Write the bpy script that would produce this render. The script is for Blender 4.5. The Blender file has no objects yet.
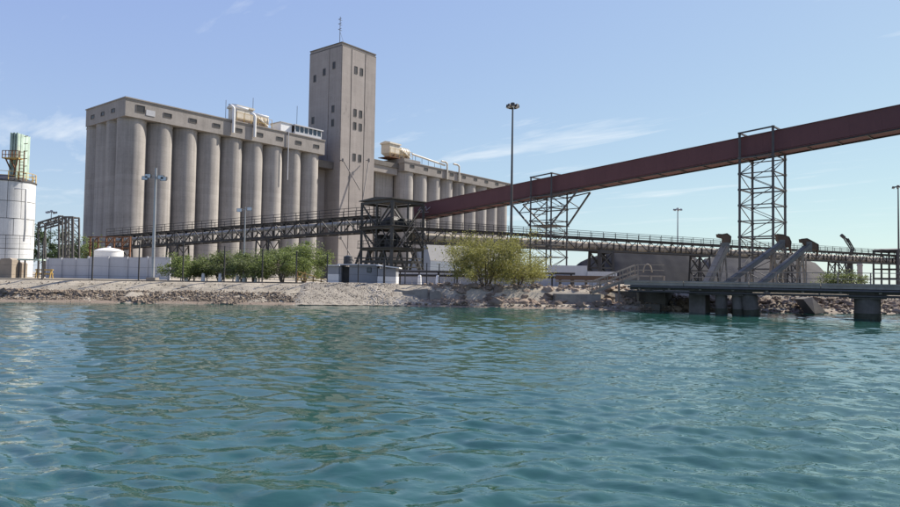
import bpy, math, random
import numpy as np
from mathutils import Matrix, Vector, noise as mnoise
R = math.radians
rng = random.Random(7)
scn = bpy.context.scene
col = scn.collection

# ------------------------------------------------------------------ camera
FPX, PW, PH = 670.0, 900.0, 507.0          # focal length in photo pixels
EYE = Vector((0, 0, 2.6))
PITCH = math.atan((278 - 253.5) / FPX)
ROLL = R(0.9)
cam_d = bpy.data.cameras.new('camera'); cam = bpy.data.objects.new('camera', cam_d); col.objects.link(cam)
cam_d.sensor_fit = 'HORIZONTAL'; cam_d.sensor_width = 36.0; cam_d.lens = 36.0 * FPX / PW
cam_d.clip_start = 0.1; cam_d.clip_end = 20000
CR = Matrix.Rotation(math.pi/2 + PITCH, 3, 'X') @ Matrix.Rotation(ROLL, 3, 'Z')
cam.matrix_world = Matrix.Translation(EYE) @ CR.to_4x4()
scn.camera = cam

# ------------------------------------------------------------------ light
SUN_AZ, SUN_EL = R(57), R(42)               # azimuth from +Y towards +X
w = bpy.data.worlds.new('World'); scn.world = w; w.use_nodes = True
nt = w.node_tree; nt.nodes.clear()
wo = nt.nodes.new('ShaderNodeOutputWorld'); bg = nt.nodes.new('ShaderNodeBackground')
sky = nt.nodes.new('ShaderNodeTexSky'); sky.sky_type = 'NISHITA'; sky.sun_disc = False
sky.sun_elevation = SUN_EL; sky.sun_rotation = SUN_AZ
sky.altitude = 0; sky.air_density = 1.0; sky.dust_density = 0.2; sky.ozone_density = 1.5
bg.inputs['Strength'].default_value = 0.1
# hazy grading of the whole sky: flatter towards the horizon than the clear-air model
def wmath(op, x, y):
    n = nt.nodes.new('ShaderNodeMath'); n.operation = op
    for k, q in enumerate((x, y)):
        if isinstance(q, (int, float)): n.inputs[k].default_value = q
        else: nt.links.new(q, n.inputs[k])
    return n.outputs[0]
ss = nt.nodes.new('ShaderNodeSeparateColor'); sc_ = nt.nodes.new('ShaderNodeCombineColor'); nt.links.new(sky.outputs[0], ss.inputs[0])
for k, (gm, ml) in enumerate(((.455, .257), (.503, .275), (.16, .60))):
    nt.links.new(wmath('MULTIPLY', wmath('POWER', ss.outputs[k], gm), ml*10/1.68), sc_.inputs[k])
# thin cirrus on a high flat layer
tc = nt.nodes.new('ShaderNodeTexCoord')
sep = nt.nodes.new('ShaderNodeSeparateXYZ'); nt.links.new(tc.outputs['Generated'], sep.inputs[0])
zc = wmath('MAXIMUM', sep.outputs['Z'], .03)
cmb = nt.nodes.new('ShaderNodeCombineXYZ')
nt.links.new(wmath('DIVIDE', sep.outputs['X'], zc), cmb.inputs[0]); nt.links.new(wmath('DIVIDE', sep.outputs['Y'], zc), cmb.inputs[1])
def cloud_noise(scale, loc, det, rough, dist):
    mp = nt.nodes.new('ShaderNodeMapping'); mp.vector_type = 'TEXTURE'; mp.inputs['Rotation'].default_value = (0, 0, R(-52)); mp.inputs['Scale'].default_value = scale
    mp.inputs['Location'].default_value = loc; nt.links.new(cmb.outputs[0], mp.inputs[0])
    cn = nt.nodes.new('ShaderNodeTexNoise'); cn.inputs['Scale'].default_value = 1.0; cn.inputs['Detail'].default_value = det; cn.inputs['Roughness'].default_value = rough; cn.inputs['Distortion'].default_value = dist
    nt.links.new(mp.outputs[0], cn.inputs['Vector']); return cn.outputs['Fac']
CLOUD = (-9.2, -19.3, 0)
c1 = cloud_noise((1.5, .5, 1), CLOUD, 8, .6, .35); c2 = cloud_noise((3.2, 2.0, 1), (CLOUD[0]+5, CLOUD[1]+9, 3), 3, .5, 0)
cr = nt.nodes.new('ShaderNodeMapRange'); cr.inputs[1].default_value = .59; cr.inputs[2].default_value = .78; cr.inputs[3].default_value = 0; cr.inputs[4].default_value = .75
nt.links.new(wmath('ADD', wmath('MULTIPLY', c1, .6), wmath('MULTIPLY', c2, .5)), cr.inputs[0])
fade = nt.nodes.new('ShaderNodeMapRange'); fade.inputs[1].default_value = .05; fade.inputs[2].default_value = .14; nt.links.new(sep.outputs['Z'], fade.inputs[0])
cmx = nt.nodes.new('ShaderNodeMix'); cmx.data_type = 'RGBA'
nt.links.new(wmath('MULTIPLY', cr.outputs[0], fade.outputs[0]), cmx.inputs[0]); nt.links.new(sc_.outputs[0], cmx.inputs[6]); cmx.inputs[7].default_value = (5.6, 5.9, 6.1, 1)
nt.links.new(cmx.outputs[2], bg.inputs['Color']); nt.links.new(bg.outputs[0], wo.inputs['Surface'])

sun_d = bpy.data.lights.new('sun', 'SUN'); sun = bpy.data.objects.new('sun', sun_d); col.objects.link(sun)
sun_d.energy = 5.0; sun_d.angle = R(0.53); sun_d.color = (1.0, .94, .85)
sd = Vector((math.sin(SUN_AZ)*math.cos(SUN_EL), math.cos(SUN_AZ)*math.cos(SUN_EL), math.sin(SUN_EL)))
sun.rotation_euler = sd.to_track_quat('Z', 'Y').to_euler(); sun.location = (60, 40, 120)
vs = scn.view_settings; vs.view_transform = 'Standard'; vs.look = 'None'; vs.exposure = 0.80; vs.gamma = 1.0
vs.use_curve_mapping = False
scn.cycles.use_denoising = True; scn.cycles.max_bounces = 6; scn.cycles.sample_clamp_direct = 3.0; scn.cycles.sample_clamp_indirect = 4.0

# ------------------------------------------------------------------ helpers
def ray(px, py):
    return CR @ Vector(((px - PW/2)/FPX, -(py - PH/2)/FPX, -1.0))
def at(px, py, Y):
    """the point on the ray of a photo pixel at distance Y along the ground"""
    d = ray(px, py); return EYE + d * (Y / d.y)
GZ = 1.85                                    # quay level above the water
def gnd(px, Y, z=GZ):
    """ground point under photo column px at distance Y"""
    py = 278.0
    for _ in range(6):
        p = at(px, py, Y); py += (p.z - z) * FPX / Y
    return Vector((p.x, p.y, z))
def hz(px, py, Y): return at(px, py, Y).z

WM = {}
def reg(o, parent, Mw):
    WM[o] = Mw
    if parent is not None:
        o.parent = parent; o.matrix_parent_inverse = WM[parent].inverted()
    o.matrix_basis = Mw; col.objects.link(o); return o
def thing(name, base, label, cat, group=None, kind=None):
    o = bpy.data.objects.new(name, None); o.empty_display_size = .5
    reg(o, None, Matrix.Translation(base)); tag(o, label, cat, group, kind); return o
def tag(o, label=None, cat=None, group=None, kind=None):
    if label: o['label'] = label
    if cat: o['category'] = cat
    if group: o['group'] = group
    if kind: o['kind'] = kind
    return o

class MB:
    def __init__(s): s.v = []; s.f = []; s.sm = []
    def add(s, vs, fs, smooth=False):
        n = len(s.v); s.v += [tuple(v) for v in vs]; s.f += [tuple(i + n for i in f) for f in fs]; s.sm += [smooth]*len(fs); return s
    def hexa(s, p):    # 8 corners: bottom loop then top loop
        return s.add(p, [(3,2,1,0), (4,5,6,7), (0,1,5,4), (1,2,6,5), (2,3,7,6), (3,0,4,7)])
    def box(s, o, a, b, c):   # corner o, edge vectors a,b,c
        o, a, b, c = map(Vector, (o, a, b, c)); return s.hexa([o, o+a, o+a+b, o+b, o+c, o+a+c, o+a+b+c, o+b+c])
    def cbox(s, c, sx, sy, sz, rz=0):   # centre of the base
        c = Vector(c); A = Vector((math.cos(rz), math.sin(rz), 0)); B = Vector((-math.sin(rz), math.cos(rz), 0))
        return s.box(c - A*sx/2 - B*sy/2, A*sx, B*sy, Vector((0, 0, sz)))
    def beam(s, p, q, wd, ht=None):
        p, q = Vector(p), Vector(q); ht = ht or wd; d = q - p
        up = Vector((0, 0, 1)) if abs(d.normalized().z) < .98 else Vector((0, 1, 0))
        x = d.cross(up).normalized(); y = x.cross(d).normalized()
        return s.box(p - x*wd/2 - y*ht/2, x*wd, y*ht, d)
    def tube(s, pts, rad, n=8, caps=True):
        pts = [Vector(p) for p in pts]; m = len(pts)
        if not hasattr(rad, '__len__'): rad = [rad]*m
        vs, fs = [], []; px = None
        for i, p in enumerate(pts):
            d = (pts[min(i+1, m-1)] - pts[max(i-1, 0)]).normalized()
            if px is None: px = d.orthogonal().normalized()
            px = (px - d*px.dot(d)).normalized(); py_ = d.cross(px)
            vs += [p + (px*math.cos(2*math.pi*k/n) + py_*math.sin(2*math.pi*k/n))*rad[i] for k in range(n)]
        for i in range(m-1):
            for k in range(n):
                fs.append((i*n+k, i*n+(k+1) % n, (i+1)*n+(k+1) % n, (i+1)*n+k))
        s.add(vs, fs, True)
        if caps: s.add(vs[:n], [tuple(range(n-1, -1, -1))]); s.add(vs[-n:], [tuple(range(n))])
        return s
    def lathe(s, c, prof, n=32, smooth=True):   # prof: (r,z) list
        c = Vector(c); vs, fs = [], []
        cut = []                                  # split at sharp corners so that smooth shading stays true
        for i in range(1, len(prof)-1):
            a, b = Vector(prof[i]) - Vector(prof[i-1]), Vector(prof[i+1]) - Vector(prof[i])
            if a.length > 1e-6 and b.length > 1e-6 and a.angle(b) > .6: cut.append(i)
        if cut:
            for i, j in zip([0]+cut, cut+[len(prof)-1]): s.lathe(c, prof[i:j+1], n, smooth)
            return s
        for r, z in prof: vs += [c + Vector((r*math.cos(2*math.pi*k/n), r*math.sin(2*math.pi*k/n), z)) for k in range(n)]
        for i in range(len(prof)-1):
            for k in range(n): fs.append((i*n+k, i*n+(k+1) % n, (i+1)*n+(k+1) % n, (i+1)*n+k))
        s.add(vs, fs, smooth)
        return s
    def prism(s, loop, ext):   # loop of points, extrude vector
        loop = [Vector(p) for p in loop]; ext = Vector(ext); n = len(loop)
        fs = [tuple(range(n-1, -1, -1)), tuple(range(n, 2*n))] + [(i, (i+1) % n, n+(i+1) % n, n+i) for i in range(n)]
        return s.add(loop + [p+ext for p in loop], fs)
    def mesh(s, name, mat, org=(0, 0, 0)):
        me = bpy.data.meshes.new(name); org = Vector(org)
        me.from_pydata([tuple(Vector(v) - org) for v in s.v], [], s.f)
        me.polygons.foreach_set('use_smooth', s.sm); me.materials.append(mat); me.update(); return me
    def build(s, name, mat, parent=None):
        a = np.array(s.v); org = Vector(((a[:, 0].min()+a[:, 0].max())/2, (a[:, 1].min()+a[:, 1].max())/2, a[:, 2].min()))
        o = bpy.data.objects.new(name, s.mesh(name, mat, org)); return reg(o, parent, Matrix.Translation(org))
def obj(name, me, parent, Mw): return reg(bpy.data.objects.new(name, me), parent, Mw)

_bars = {}
def bar(name, p, q, wd, mat, parent, ht=None, rnd=False):
    """one straight member: its own object, unit mesh shared"""
    key = (mat.name, rnd)
    if key not in _bars:
        m = MB()
        if rnd: m.tube([(0, 0, 0), (0, 0, 1)], .5, 8)
        else: m.cbox((0, 0, 0), 1, 1, 1)
        _bars[key] = m.mesh('bar', mat)
    p, q = Vector(p), Vector(q); d = q - p; L = d.length; z = d / L
    up = Vector((0, 0, 1)) if abs(z.z) < .98 else Vector((0, 1, 0))
    x = z.cross(up).normalized(); y = z.cross(x); ht = ht or wd
    Mw = Matrix(((x.x*wd, y.x*ht, z.x*L, p.x), (x.y*wd, y.y*ht, z.y*L, p.y), (x.z*wd, y.z*ht, z.z*L, p.z), (0, 0, 0, 1)))
    return obj(name, _bars[key], parent, Mw)

# ------------------------------------------------------------------ materials
def mat(name, c, rough=.75, metal=0.0, var=.18, scale=.6, fine=8.0, bump=.15, streak=0.0, rings=0.0, stain=None, stain_at=.6, stain_scale=.35, spec=.4, ribs=0.0, rnd=.08, trans=0.0):
    m = bpy.data.materials.new(name); m.use_nodes = True; n = m.node_tree; N = n.nodes; Lk = n.links; N.clear()
    out = N.new('ShaderNodeOutputMaterial'); b = N.new('ShaderNodeBsdfPrincipled'); Lk.new(b.outputs[0], out.inputs['Surface'])
    b.inputs['Roughness'].default_value = rough; b.inputs['Metallic'].default_value = metal; b.inputs['Specular IOR Level'].default_value = spec
    g = N.new('ShaderNodeNewGeometry')
    def noise(sc, det=4, vec=None, ro=.6):
        t = N.new('ShaderNodeTexNoise'); t.inputs['Scale'].default_value = sc; t.inputs['Detail'].default_value = det; t.inputs['Roughness'].default_value = ro
        Lk.new(vec or g.outputs['Position'], t.inputs['Vector']); return t.outputs['Fac']
    def mth(op, a, bb, clamp=False):
        t = N.new('ShaderNodeMath'); t.operation = op; t.use_clamp = clamp
        for i, x in enumerate((a, bb)):
            if isinstance(x, (int, float)): t.inputs[i].default_value = x
            else: Lk.new(x, t.inputs[i])
        return t.outputs[0]
    f = mth('MULTIPLY_ADD', noise(scale, 5), 2.0); 
    n1 = noise(scale, 5); n2 = noise(fine, 3)
    val = mth('ADD', mth('MULTIPLY', mth('SUBTRACT', n1, .5), var*3.2), mth('MULTIPLY', mth('SUBTRACT', n2, .5), var*1.6))
    if streak:
        mpn = N.new('ShaderNodeMapping'); mpn.inputs['Scale'].default_value = (1, 1, .035); Lk.new(g.outputs['Position'], mpn.inputs[0])
        s1 = noise(1.5, 5, mpn.outputs[0], .7)
        val = mth('ADD', val, mth('MULTIPLY', mth('SUBTRACT', s1, .52), streak*3))
    if rings:
        sp = N.new('ShaderNodeSeparateXYZ'); Lk.new(g.outputs['Position'], sp.inputs[0])
        zz = mth('MULTIPLY', sp.outputs['Z'], .8)
        t = N.new('ShaderNodeTexWhiteNoise'); t.noise_dimensions = '1D'; Lk.new(mth('FLOOR', zz, 0), t.inputs['W'])
        val = mth('ADD', val, mth('MULTIPLY', mth('SUBTRACT', t.outputs['Value'], .5), rings))
        fr = mth('FRACT', zz, 0); ln = mth('LESS_THAN', fr, .07)
        val = mth('SUBTRACT', val, mth('MULTIPLY', ln, rings*.8))
    oi = N.new('ShaderNodeObjectInfo')
    val = mth('ADD', val, mth('MULTIPLY', mth('SUBTRACT', oi.outputs['Random'], .5), rnd*2))
    val = mth('MAXIMUM', mth('ADD', val, 1.0), .15)
    vm = N.new('ShaderNodeVectorMath'); vm.operation = 'SCALE'; vm.inputs[0].default_value = c; Lk.new(val, vm.inputs['Scale'])
    cout = vm.outputs[0]
    if stain:
        mx = N.new('ShaderNodeMix'); mx.data_type = 'RGBA'; mr = N.new('ShaderNodeMapRange')
        mr.inputs[1].default_value = stain_at; mr.inputs[2].default_value = stain_at + .12
        if streak:
            mp2 = N.new('ShaderNodeMapping'); mp2.inputs['Scale'].default_value = (1, 1, .25); Lk.new(g.outputs['Position'], mp2.inputs[0]); src = noise(stain_scale, 6, mp2.outputs[0], .7)
        else: src = noise(stain_scale, 6, None, .7)
        Lk.new(src, mr.inputs[0]); Lk.new(mr.outputs[0], mx.inputs[0]); Lk.new(cout, mx.inputs[6]); mx.inputs[7].default_value = (*stain, 1)
        cout = mx.outputs[2]
    Lk.new(cout, b.inputs['Base Color'])
    if trans:
        tr = N.new('ShaderNodeBsdfTranslucent'); Lk.new(cout, tr.inputs[0]); ms = N.new('ShaderNodeMixShader'); ms.inputs[0].default_value = trans
        Lk.new(b.outputs[0], ms.inputs[1]); Lk.new(tr.outputs[0], ms.inputs[2]); Lk.new(ms.outputs[0], out.inputs['Surface'])
    if bump:
        bp = N.new('ShaderNodeBump'); bp.inputs['Strength'].default_value = bump; bp.inputs['Distance'].default_value = .05
        Lk.new(n2, bp.inputs['Height']); Lk.new(bp.outputs[0], b.inputs['Normal'])
    return m

MT = {}
MT['concrete'] = mat('silo_concrete', (.302, .278, .255), .9, var=.17, scale=.15, fine=2.5, streak=.32, rings=.08, rnd=.09, spec=.15, stain=(.17, .155, .14), stain_at=.63, stain_scale=.22)
MT['concrete_tower'] = mat('tower_concrete', (.31, .275, .25), .9, spec=.15, var=.13, scale=.2, fine=2.5, streak=.16, rings=.06, stain=(.13, .118, .11), stain_at=.61, stain_scale=.28)
MT['concrete_house'] = mat('gallery_concrete', (.27, .245, .222), .9, spec=.15, var=.2, scale=.3, fine=3, streak=.14, stain=(.12, .11, .10), stain_at=.66)
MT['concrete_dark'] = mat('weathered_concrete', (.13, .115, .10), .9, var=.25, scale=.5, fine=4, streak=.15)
MT['brown_wall'] = mat('brown_render', (.27, .20, .16), .9, var=.2, streak=.2)
MT['glass_dark'] = mat('dark_opening', (.042, .039, .038), .35, var=.3, rnd=.2)
MT['pane'] = mat('window_pane', (.05, .07, .09), .12, var=.2, bump=0, spec=.6)
MT['steel_dark'] = mat('dark_steel', (.046, .043, .042), .6, .3, var=.3, stain=(.10, .055, .035), stain_at=.62, stain_scale=.8, rnd=.2)
MT['steel_grey'] = mat('grey_steel', (.088, .082, .078), .6, .15, var=.25, stain=(.15, .085, .05), stain_at=.64, stain_scale=.8, rnd=.15)
MT['steel_green'] = mat('green_grey_steel', (.052, .051, .046), .65, .1, var=.3, stain=(.09, .055, .04), stain_at=.64, stain_scale=.7, rnd=.2)
MT['belt_tan'] = mat('dusty_belt_cover', (.33, .29, .24), .85, var=.35, scale=1.2, fine=5, stain=(.12, .10, .085), stain_at=.55, stain_scale=1.3, rnd=.3)
MT['belt_grey'] = mat('grey_belt_cover', (.34, .34, .33), .7, var=.25, scale=1.2, rnd=.2)
MT['maroon'] = mat('maroon_sheet_cladding', (.122, .054, .054), .7, .0, var=.07, scale=.5, fine=3, streak=.08, stain=(.10, .045, .047), stain_at=.70, rnd=.012, spec=.25)
MT['maroon_roof'] = mat('maroon_roof_sheet', (.125, .052, .055), .7, .0, var=.15, streak=.1)
MT['rust'] = mat('rusty_steel', (.16, .075, .038), .85, var=.4, scale=1.5, rnd=.2)
MT['rust_hood'] = mat('brown_hood_paint', (.115, .07, .042), .75, var=.3, scale=1.2)
MT['cream'] = mat('cream_paint', (.56, .51, .42), .6, var=.2, scale=.7, stain=(.32, .20, .10), stain_at=.64, stain_scale=.8)
MT['white'] = mat('white_paint', (.70, .69, .67), .6, var=.1, scale=.5, streak=.06)
MT['white_plate'] = mat('white_steel_plate', (.52, .52, .51), .6, var=.14, scale=.5, streak=.22, stain=(.34, .27, .21), stain_at=.64, stain_scale=.6, rnd=.09)
MT['green_sheet'] = mat('faded_green_sheet', (.34, .43, .36), .7, var=.3, scale=.8, streak=.3, stain=(.42, .43, .34), stain_at=.58, stain_scale=.7, rnd=.12)
MT['yellow'] = mat('yellow_paint', (.45, .30, .09), .7, var=.3, scale=1.0, stain=(.16, .08, .04), stain_at=.58)
MT['wall_grey'] = mat('pale_grey_wall', (.44, .44, .45), .85, var=.1, scale=.4, streak=.1, rnd=.05)
MT['cabin_blue'] = mat('blue_grey_render', (.245, .25, .26), .85, var=.1, scale=.6, streak=.08)
MT['warehouse'] = mat('blue_grey_sheeting', (.24, .27, .31), .6, var=.08, scale=.3, streak=.08)
MT['warehouse_roof'] = mat('pale_sheet_roof', (.27, .265, .26), .6, var=.1, scale=.3, streak=.1)
MT['pole'] = mat('galvanised_pole', (.34, .34, .34), .45, .5, var=.12, scale=.6)
MT['post'] = mat('dark_fence_post', (.055, .05, .047), .7, .2, var=.3, rnd=.15)
MT['beige_steel'] = mat('dusty_beige_steel', (.27, .225, .175), .75, .1, var=.25, scale=1.2, stain=(.19, .13, .09), stain_at=.6, stain_scale=1)
MT['chute_grey'] = mat('dusty_grey_steel', (.17, .16, .14), .7, .2, var=.25, scale=1.2, stain=(.22, .16, .11), stain_at=.6, stain_scale=1)
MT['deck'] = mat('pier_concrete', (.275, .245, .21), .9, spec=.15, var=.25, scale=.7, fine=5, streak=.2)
MT['pile'] = mat('dark_pile_concrete', (.125, .114, .10), .9, spec=.15, var=.3, scale=.9, fine=4, streak=.25)  # darker than the deck concrete; shared by piles, girders, caps and abutment
MT['ore_dark'] = mat('dark_ore', (.042, .042, .045), .95, var=.2, scale=.25, fine=3, bump=.3, spec=.03)
MT['ore_tan'] = mat('tan_ore', (.12, .114, .106), .95, var=.25, scale=.2, fine=2, bump=.3, spec=.03)
MT['sand'] = mat('dusty_ground', (.33, .29, .23), .95, spec=.05, var=.22, scale=.15, fine=4, bump=.4, stain=(.22, .185, .145), stain_at=.58, stain_scale=.25)
MT['gravel'] = mat('gravel_bank', (.325, .285, .222), .95, spec=.05, var=.4, scale=.8, fine=9, bump=.9, stain=(.19, .155, .12), stain_at=.58, stain_scale=.7)
MT['apron'] = mat('cobbled_apron', (.30, .265, .212), .95, spec=.05, var=.32, scale=.9, fine=7, bump=.8, stain=(.47, .42, .35), stain_at=.62, stain_scale=.5)
MT['wet_sand'] = mat('shore_sand', (.20, .155, .115), .9, var=.25, scale=.9, fine=7, bump=.4)
MT['stone'] = mat('bank_stone', (.26, .208, .158), .9, spec=.1, var=.35, scale=1.6, fine=9, bump=.5, rnd=.3)
MT['boulder'] = mat('reddish_boulder', (.215, .165, .125), .9, spec=.1, var=.35, scale=1.1, fine=7, bump=.6, rnd=.35, stain=(.13, .105, .085), stain_at=.57, stain_scale=1.3)
MT['stone_pale'] = mat('pale_rubble', (.42, .37, .30), .9, var=.3, scale=2, fine=8, bump=.5, rnd=.2)
MT['leaf'] = mat('green_leaves', (.145, .175, .065), .6, var=.45, scale=.9, fine=6, bump=0, trans=.42)
MT['leaf_bright'] = mat('bright_green_leaves', (.17, .21, .065), .6, var=.4, scale=.9, fine=6, bump=0, trans=.42)
MT['leaf_yellow'] = mat('yellow_green_leaves', (.24, .23, .065), .6, var=.45, scale=.9, fine=6, bump=0, trans=.42)
MT['leaf_dark'] = mat('dark_green_leaves', (.05, .08, .03), .6, var=.45, scale=.9, fine=6, bump=0, trans=.3)
MT['bark'] = mat('bark', (.13, .105, .08), .9, var=.3, scale=2)
MT['algae'] = mat('tidal_growth', (.045, .048, .03), .7, var=.4, scale=2.5, fine=9, bump=.5)
MT['black_plastic'] = mat('black_tank_plastic', (.03, .03, .033), .5, var=.2)
MT['lamp_glass'] = mat('floodlight_glass', (.55, .57, .58), .2, var=.1, bump=0)

# water: teal body colour under a clear rippled surface
def water_mat():
    m = bpy.data.materials.new('harbour_water'); m.use_nodes = True; N = m.node_tree.nodes; L = m.node_tree.links
    b = N['Principled BSDF']; b.inputs['Roughness'].default_value = .02; b.inputs['IOR'].default_value = 1.8
    g = N.new('ShaderNodeNewGeometry')
    t = N.new('ShaderNodeTexNoise'); t.inputs['Scale'].default_value = .06; t.inputs['Detail'].default_value = 4; L.new(g.outputs['Position'], t.inputs['Vector'])
    mx = N.new('ShaderNodeMix'); mx.data_type = 'RGBA'; L.new(t.outputs['Fac'], mx.inputs[0])
    mx.inputs[6].default_value = (.0092, .050, .036, 1); mx.inputs[7].default_value = (.0130, .066, .054, 1); L.new(mx.outputs[2], b.inputs['Base Color'])
    mp = N.new('ShaderNodeMapping'); mp.inputs['Scale'].default_value = (.55, 1, 1); mp.inputs['Rotation'].default_value = (0, 0, R(8)); L.new(g.outputs['Position'], mp.inputs[0])
    n1 = N.new('ShaderNodeTexNoise'); n1.inputs['Scale'].default_value = 3.2; n1.inputs['Detail'].default_value = 4; n1.inputs['Roughness'].default_value = .55; n1.inputs['Distortion'].default_value = .6
    L.new(mp.outputs[0], n1.inputs['Vector'])
    bp = N.new('ShaderNodeBump'); bp.inputs['Strength'].default_value = .34; bp.inputs['Distance'].default_value = .05
    L.new(n1.outputs['Fac'], bp.inputs['Height']); L.new(bp.outputs[0], b.inputs['Normal'])
    return m
MT['water'] = water_mat()

# ------------------------------------------------------------------ water
def make_water():
    rs = [0.0, 1.0, 2.0, 3.0]; r = 3.0
    while r < 85: r *= 1.0045; rs.append(r)
    while r < 3000: r *= 1.15; rs.append(r)
    rs = np.array(rs[1:]); fine = np.arange(-46, 46.01, .2)
    ang = np.radians(np.concatenate([fine, np.arange(50, 312, 6.0)])); na, nr = len(ang), len(rs)
    A, Rr = np.meshgrid(ang, rs); X = Rr*np.sin(A); Y = Rr*np.cos(A); Z = np.zeros_like(X)
    rg = np.random.RandomState(3); spacing = np.maximum(Rr*.0045, Rr*.0035)
    sx = X + .55*np.sin(.31*Y + 1.3) + .4*np.sin(.22*X - .5*Y); sy = Y + .6*np.sin(.27*X + .7) + .35*np.sin(.61*X + .4*Y)
    gust = .78 + .22*np.sin(.11*X + .05*Y + .6)*np.sin(.16*Y - .04*X + 1.1)
    for i in range(110):
        lam = .30*(3.0/.30)**rg.rand(); th = R(-98) + rg.randn()*.66; k = 2*math.pi/lam
        slope = .0285*(1.0 if lam < .9 else (.9/lam)**.95)*(1 if lam > .5 else (lam/.5)**1.1)
        att = np.clip((lam/spacing - 2.2)/2.5, 0, 1)
        ph = k*(sx*math.cos(th) + sy*math.sin(th)) + rg.rand()*6.28
        Z += slope/k*att*gust*(np.sin(ph) + .22*np.sin(2*ph + .9))
    chop = np.clip(.40 + .085*(X + 2.5*np.sin(.23*Y + 1) + 1.5*np.sin(.5*X)) + .012*(Y - 10), .12, 1.0)
    for i in range(60):                            # fine wind chop, stronger in the open to the right
        lam = .11*(.5/.11)**rg.rand(); th = R(-80) + rg.randn()*.75; k = 2*math.pi/lam
        att = np.clip((lam/spacing - 2.2)/2.0, 0, 1)
        ph = k*(sx*math.cos(th) + sy*math.sin(th)) + rg.rand()*6.28
        Z += .025/k*att*chop*(np.sin(ph) + .2*np.sin(2*ph + .9))
    Z *= np.clip((110 - Rr)/30, 0, 1)
    ok = np.abs(np.where(A > math.pi, A - 2*math.pi, A)) < R(46.5); Z *= ok
    v = np.stack([X, Y, Z], -1).reshape(-1, 3)
    i, j = np.meshgrid(np.arange(nr-1), np.arange(na), indexing='ij'); j2 = (j+1) % na
    f = np.stack([i*na+j, (i+1)*na+j, (i+1)*na+j2, i*na+j2], -1).reshape(-1, 4)[:, ::-1]
    v = np.vstack([v, [[0, 0, 0]]]); c = len(v)-1
    me = bpy.data.meshes.new('water'); me.from_pydata(v.tolist(), [], f.tolist() + [[c, (q+1) % na, q] for q in range(na)])
    me.polygons.foreach_set('use_smooth', [True]*len(me.polygons)); me.materials.append(MT['water']); me.update()
    if me.polygons[0].normal.z < 0: me.flip_normals()
    o = bpy.data.objects.new('water', me); reg(o, None, Matrix.Identity(4)); tag(o, kind='structure')
make_water()

# ------------------------------------------------------------------ land
SH = [(-420, 40), (-90, 53), (-36, 56.5), (-26, 58), (-6.3, 60), (-3.5, 60.5), (6, 60), (14, 59.5), (21.5, 60), (30.4, 59.5), (41.6, 60.5), (70, 66), (420, 110)]
def shoreY(x):
    for (a, b), (c, d) in zip(SH, SH[1:]):
        if a <= x <= c: return b + (d-b)*(x-a)/(c-a)
    return SH[-1][1]
BW = 4.2                                      # width of the bank in plan
def make_land():
    xs = [-4000, -420] + list(np.arange(-90, 75, .45)) + [420, 4000]
    v, f = [], []; ys = [0, 25, 80, 200, 700, 6000]
    for x in xs:
        e = shoreY(max(-420, min(420, x))) + BW
        v += [(x, e + y, GZ) for y in ys]
    m = len(ys)
    for i in range(len(xs)-1):
        for j in range(m-1): f.append((i*m+j, (i+1)*m+j, (i+1)*m+j+1, i*m+j+1))
    mb = MB().add(v, f); o = mb.build('ground', MT['sand']); tag(o, kind='structure')
    # bank: profile from the quay edge down under the water
    prof = [(BW+.02, GZ), (BW-.25, GZ-.03), (3.4, 1.55), (2.9, 1.3), (2.3, 1.02), (1.7, .74), (1.1, .46), (.5, .2), (0, 0), (-1.2, -.5), (-4, -1.6)]
    v, f = [], []; m = len(prof)
    for x in xs:
        xc = max(-420, min(420, x)); e = shoreY(xc)
        for k, (dy, z) in enumerate(prof):
            nz = 0
            if 1 < k < 10 and abs(x) < 100:
                nz = .16*mnoise.noise(Vector((x*.45, dy*1.2, 3))) + .10*mnoise.noise(Vector((x*1.4, dy*2.0, 9)))
            if -3 < x < 60 and 1 < k < 8:     # low ledge with boulders: steep top, flat sandy foot
                z = max(.28 + .10*dy, 0) if dy < 2.6 else z
                nz *= .6
            v.append((x, e + dy + (.25*mnoise.noise(Vector((x*.6, 1, 0))) if 0 < k < 9 else 0), z + nz))
    for i in range(len(xs)-1):
        for k in range(m-1): f.append((i*m+k, i*m+k+1, (i+1)*m+k+1, (i+1)*m+k))
    b = MB().add(v, f, True).build('shore_bank', MT['gravel'], o)
    # narrow strip of reddish sand at the foot
    v, f = [], []; sx = list(np.arange(-70, 52, .5))
    for x in sx:
        e = shoreY(x); wv = .28 + .2*mnoise.noise(Vector((x*.3, 5, 1))) + (1.0 if x > -4 else 0)
        v += [(x, e - .6, -.16), (x, e - .05 + .15*mnoise.noise(Vector((x*.8, 2, 2))), .09), (x, e + wv, .10 + .42*wv if x <= -4 else .47)]
    for i in range(len(sx)-1):
        for k in range(2): f.append((i*3+k, i*3+k+1, (i+1)*3+k+1, (i+1)*3+k))
    MB().add(v, f, True).build('sand_strip', MT['wet_sand'], o)
    return o
GROUND = make_land()

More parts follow.
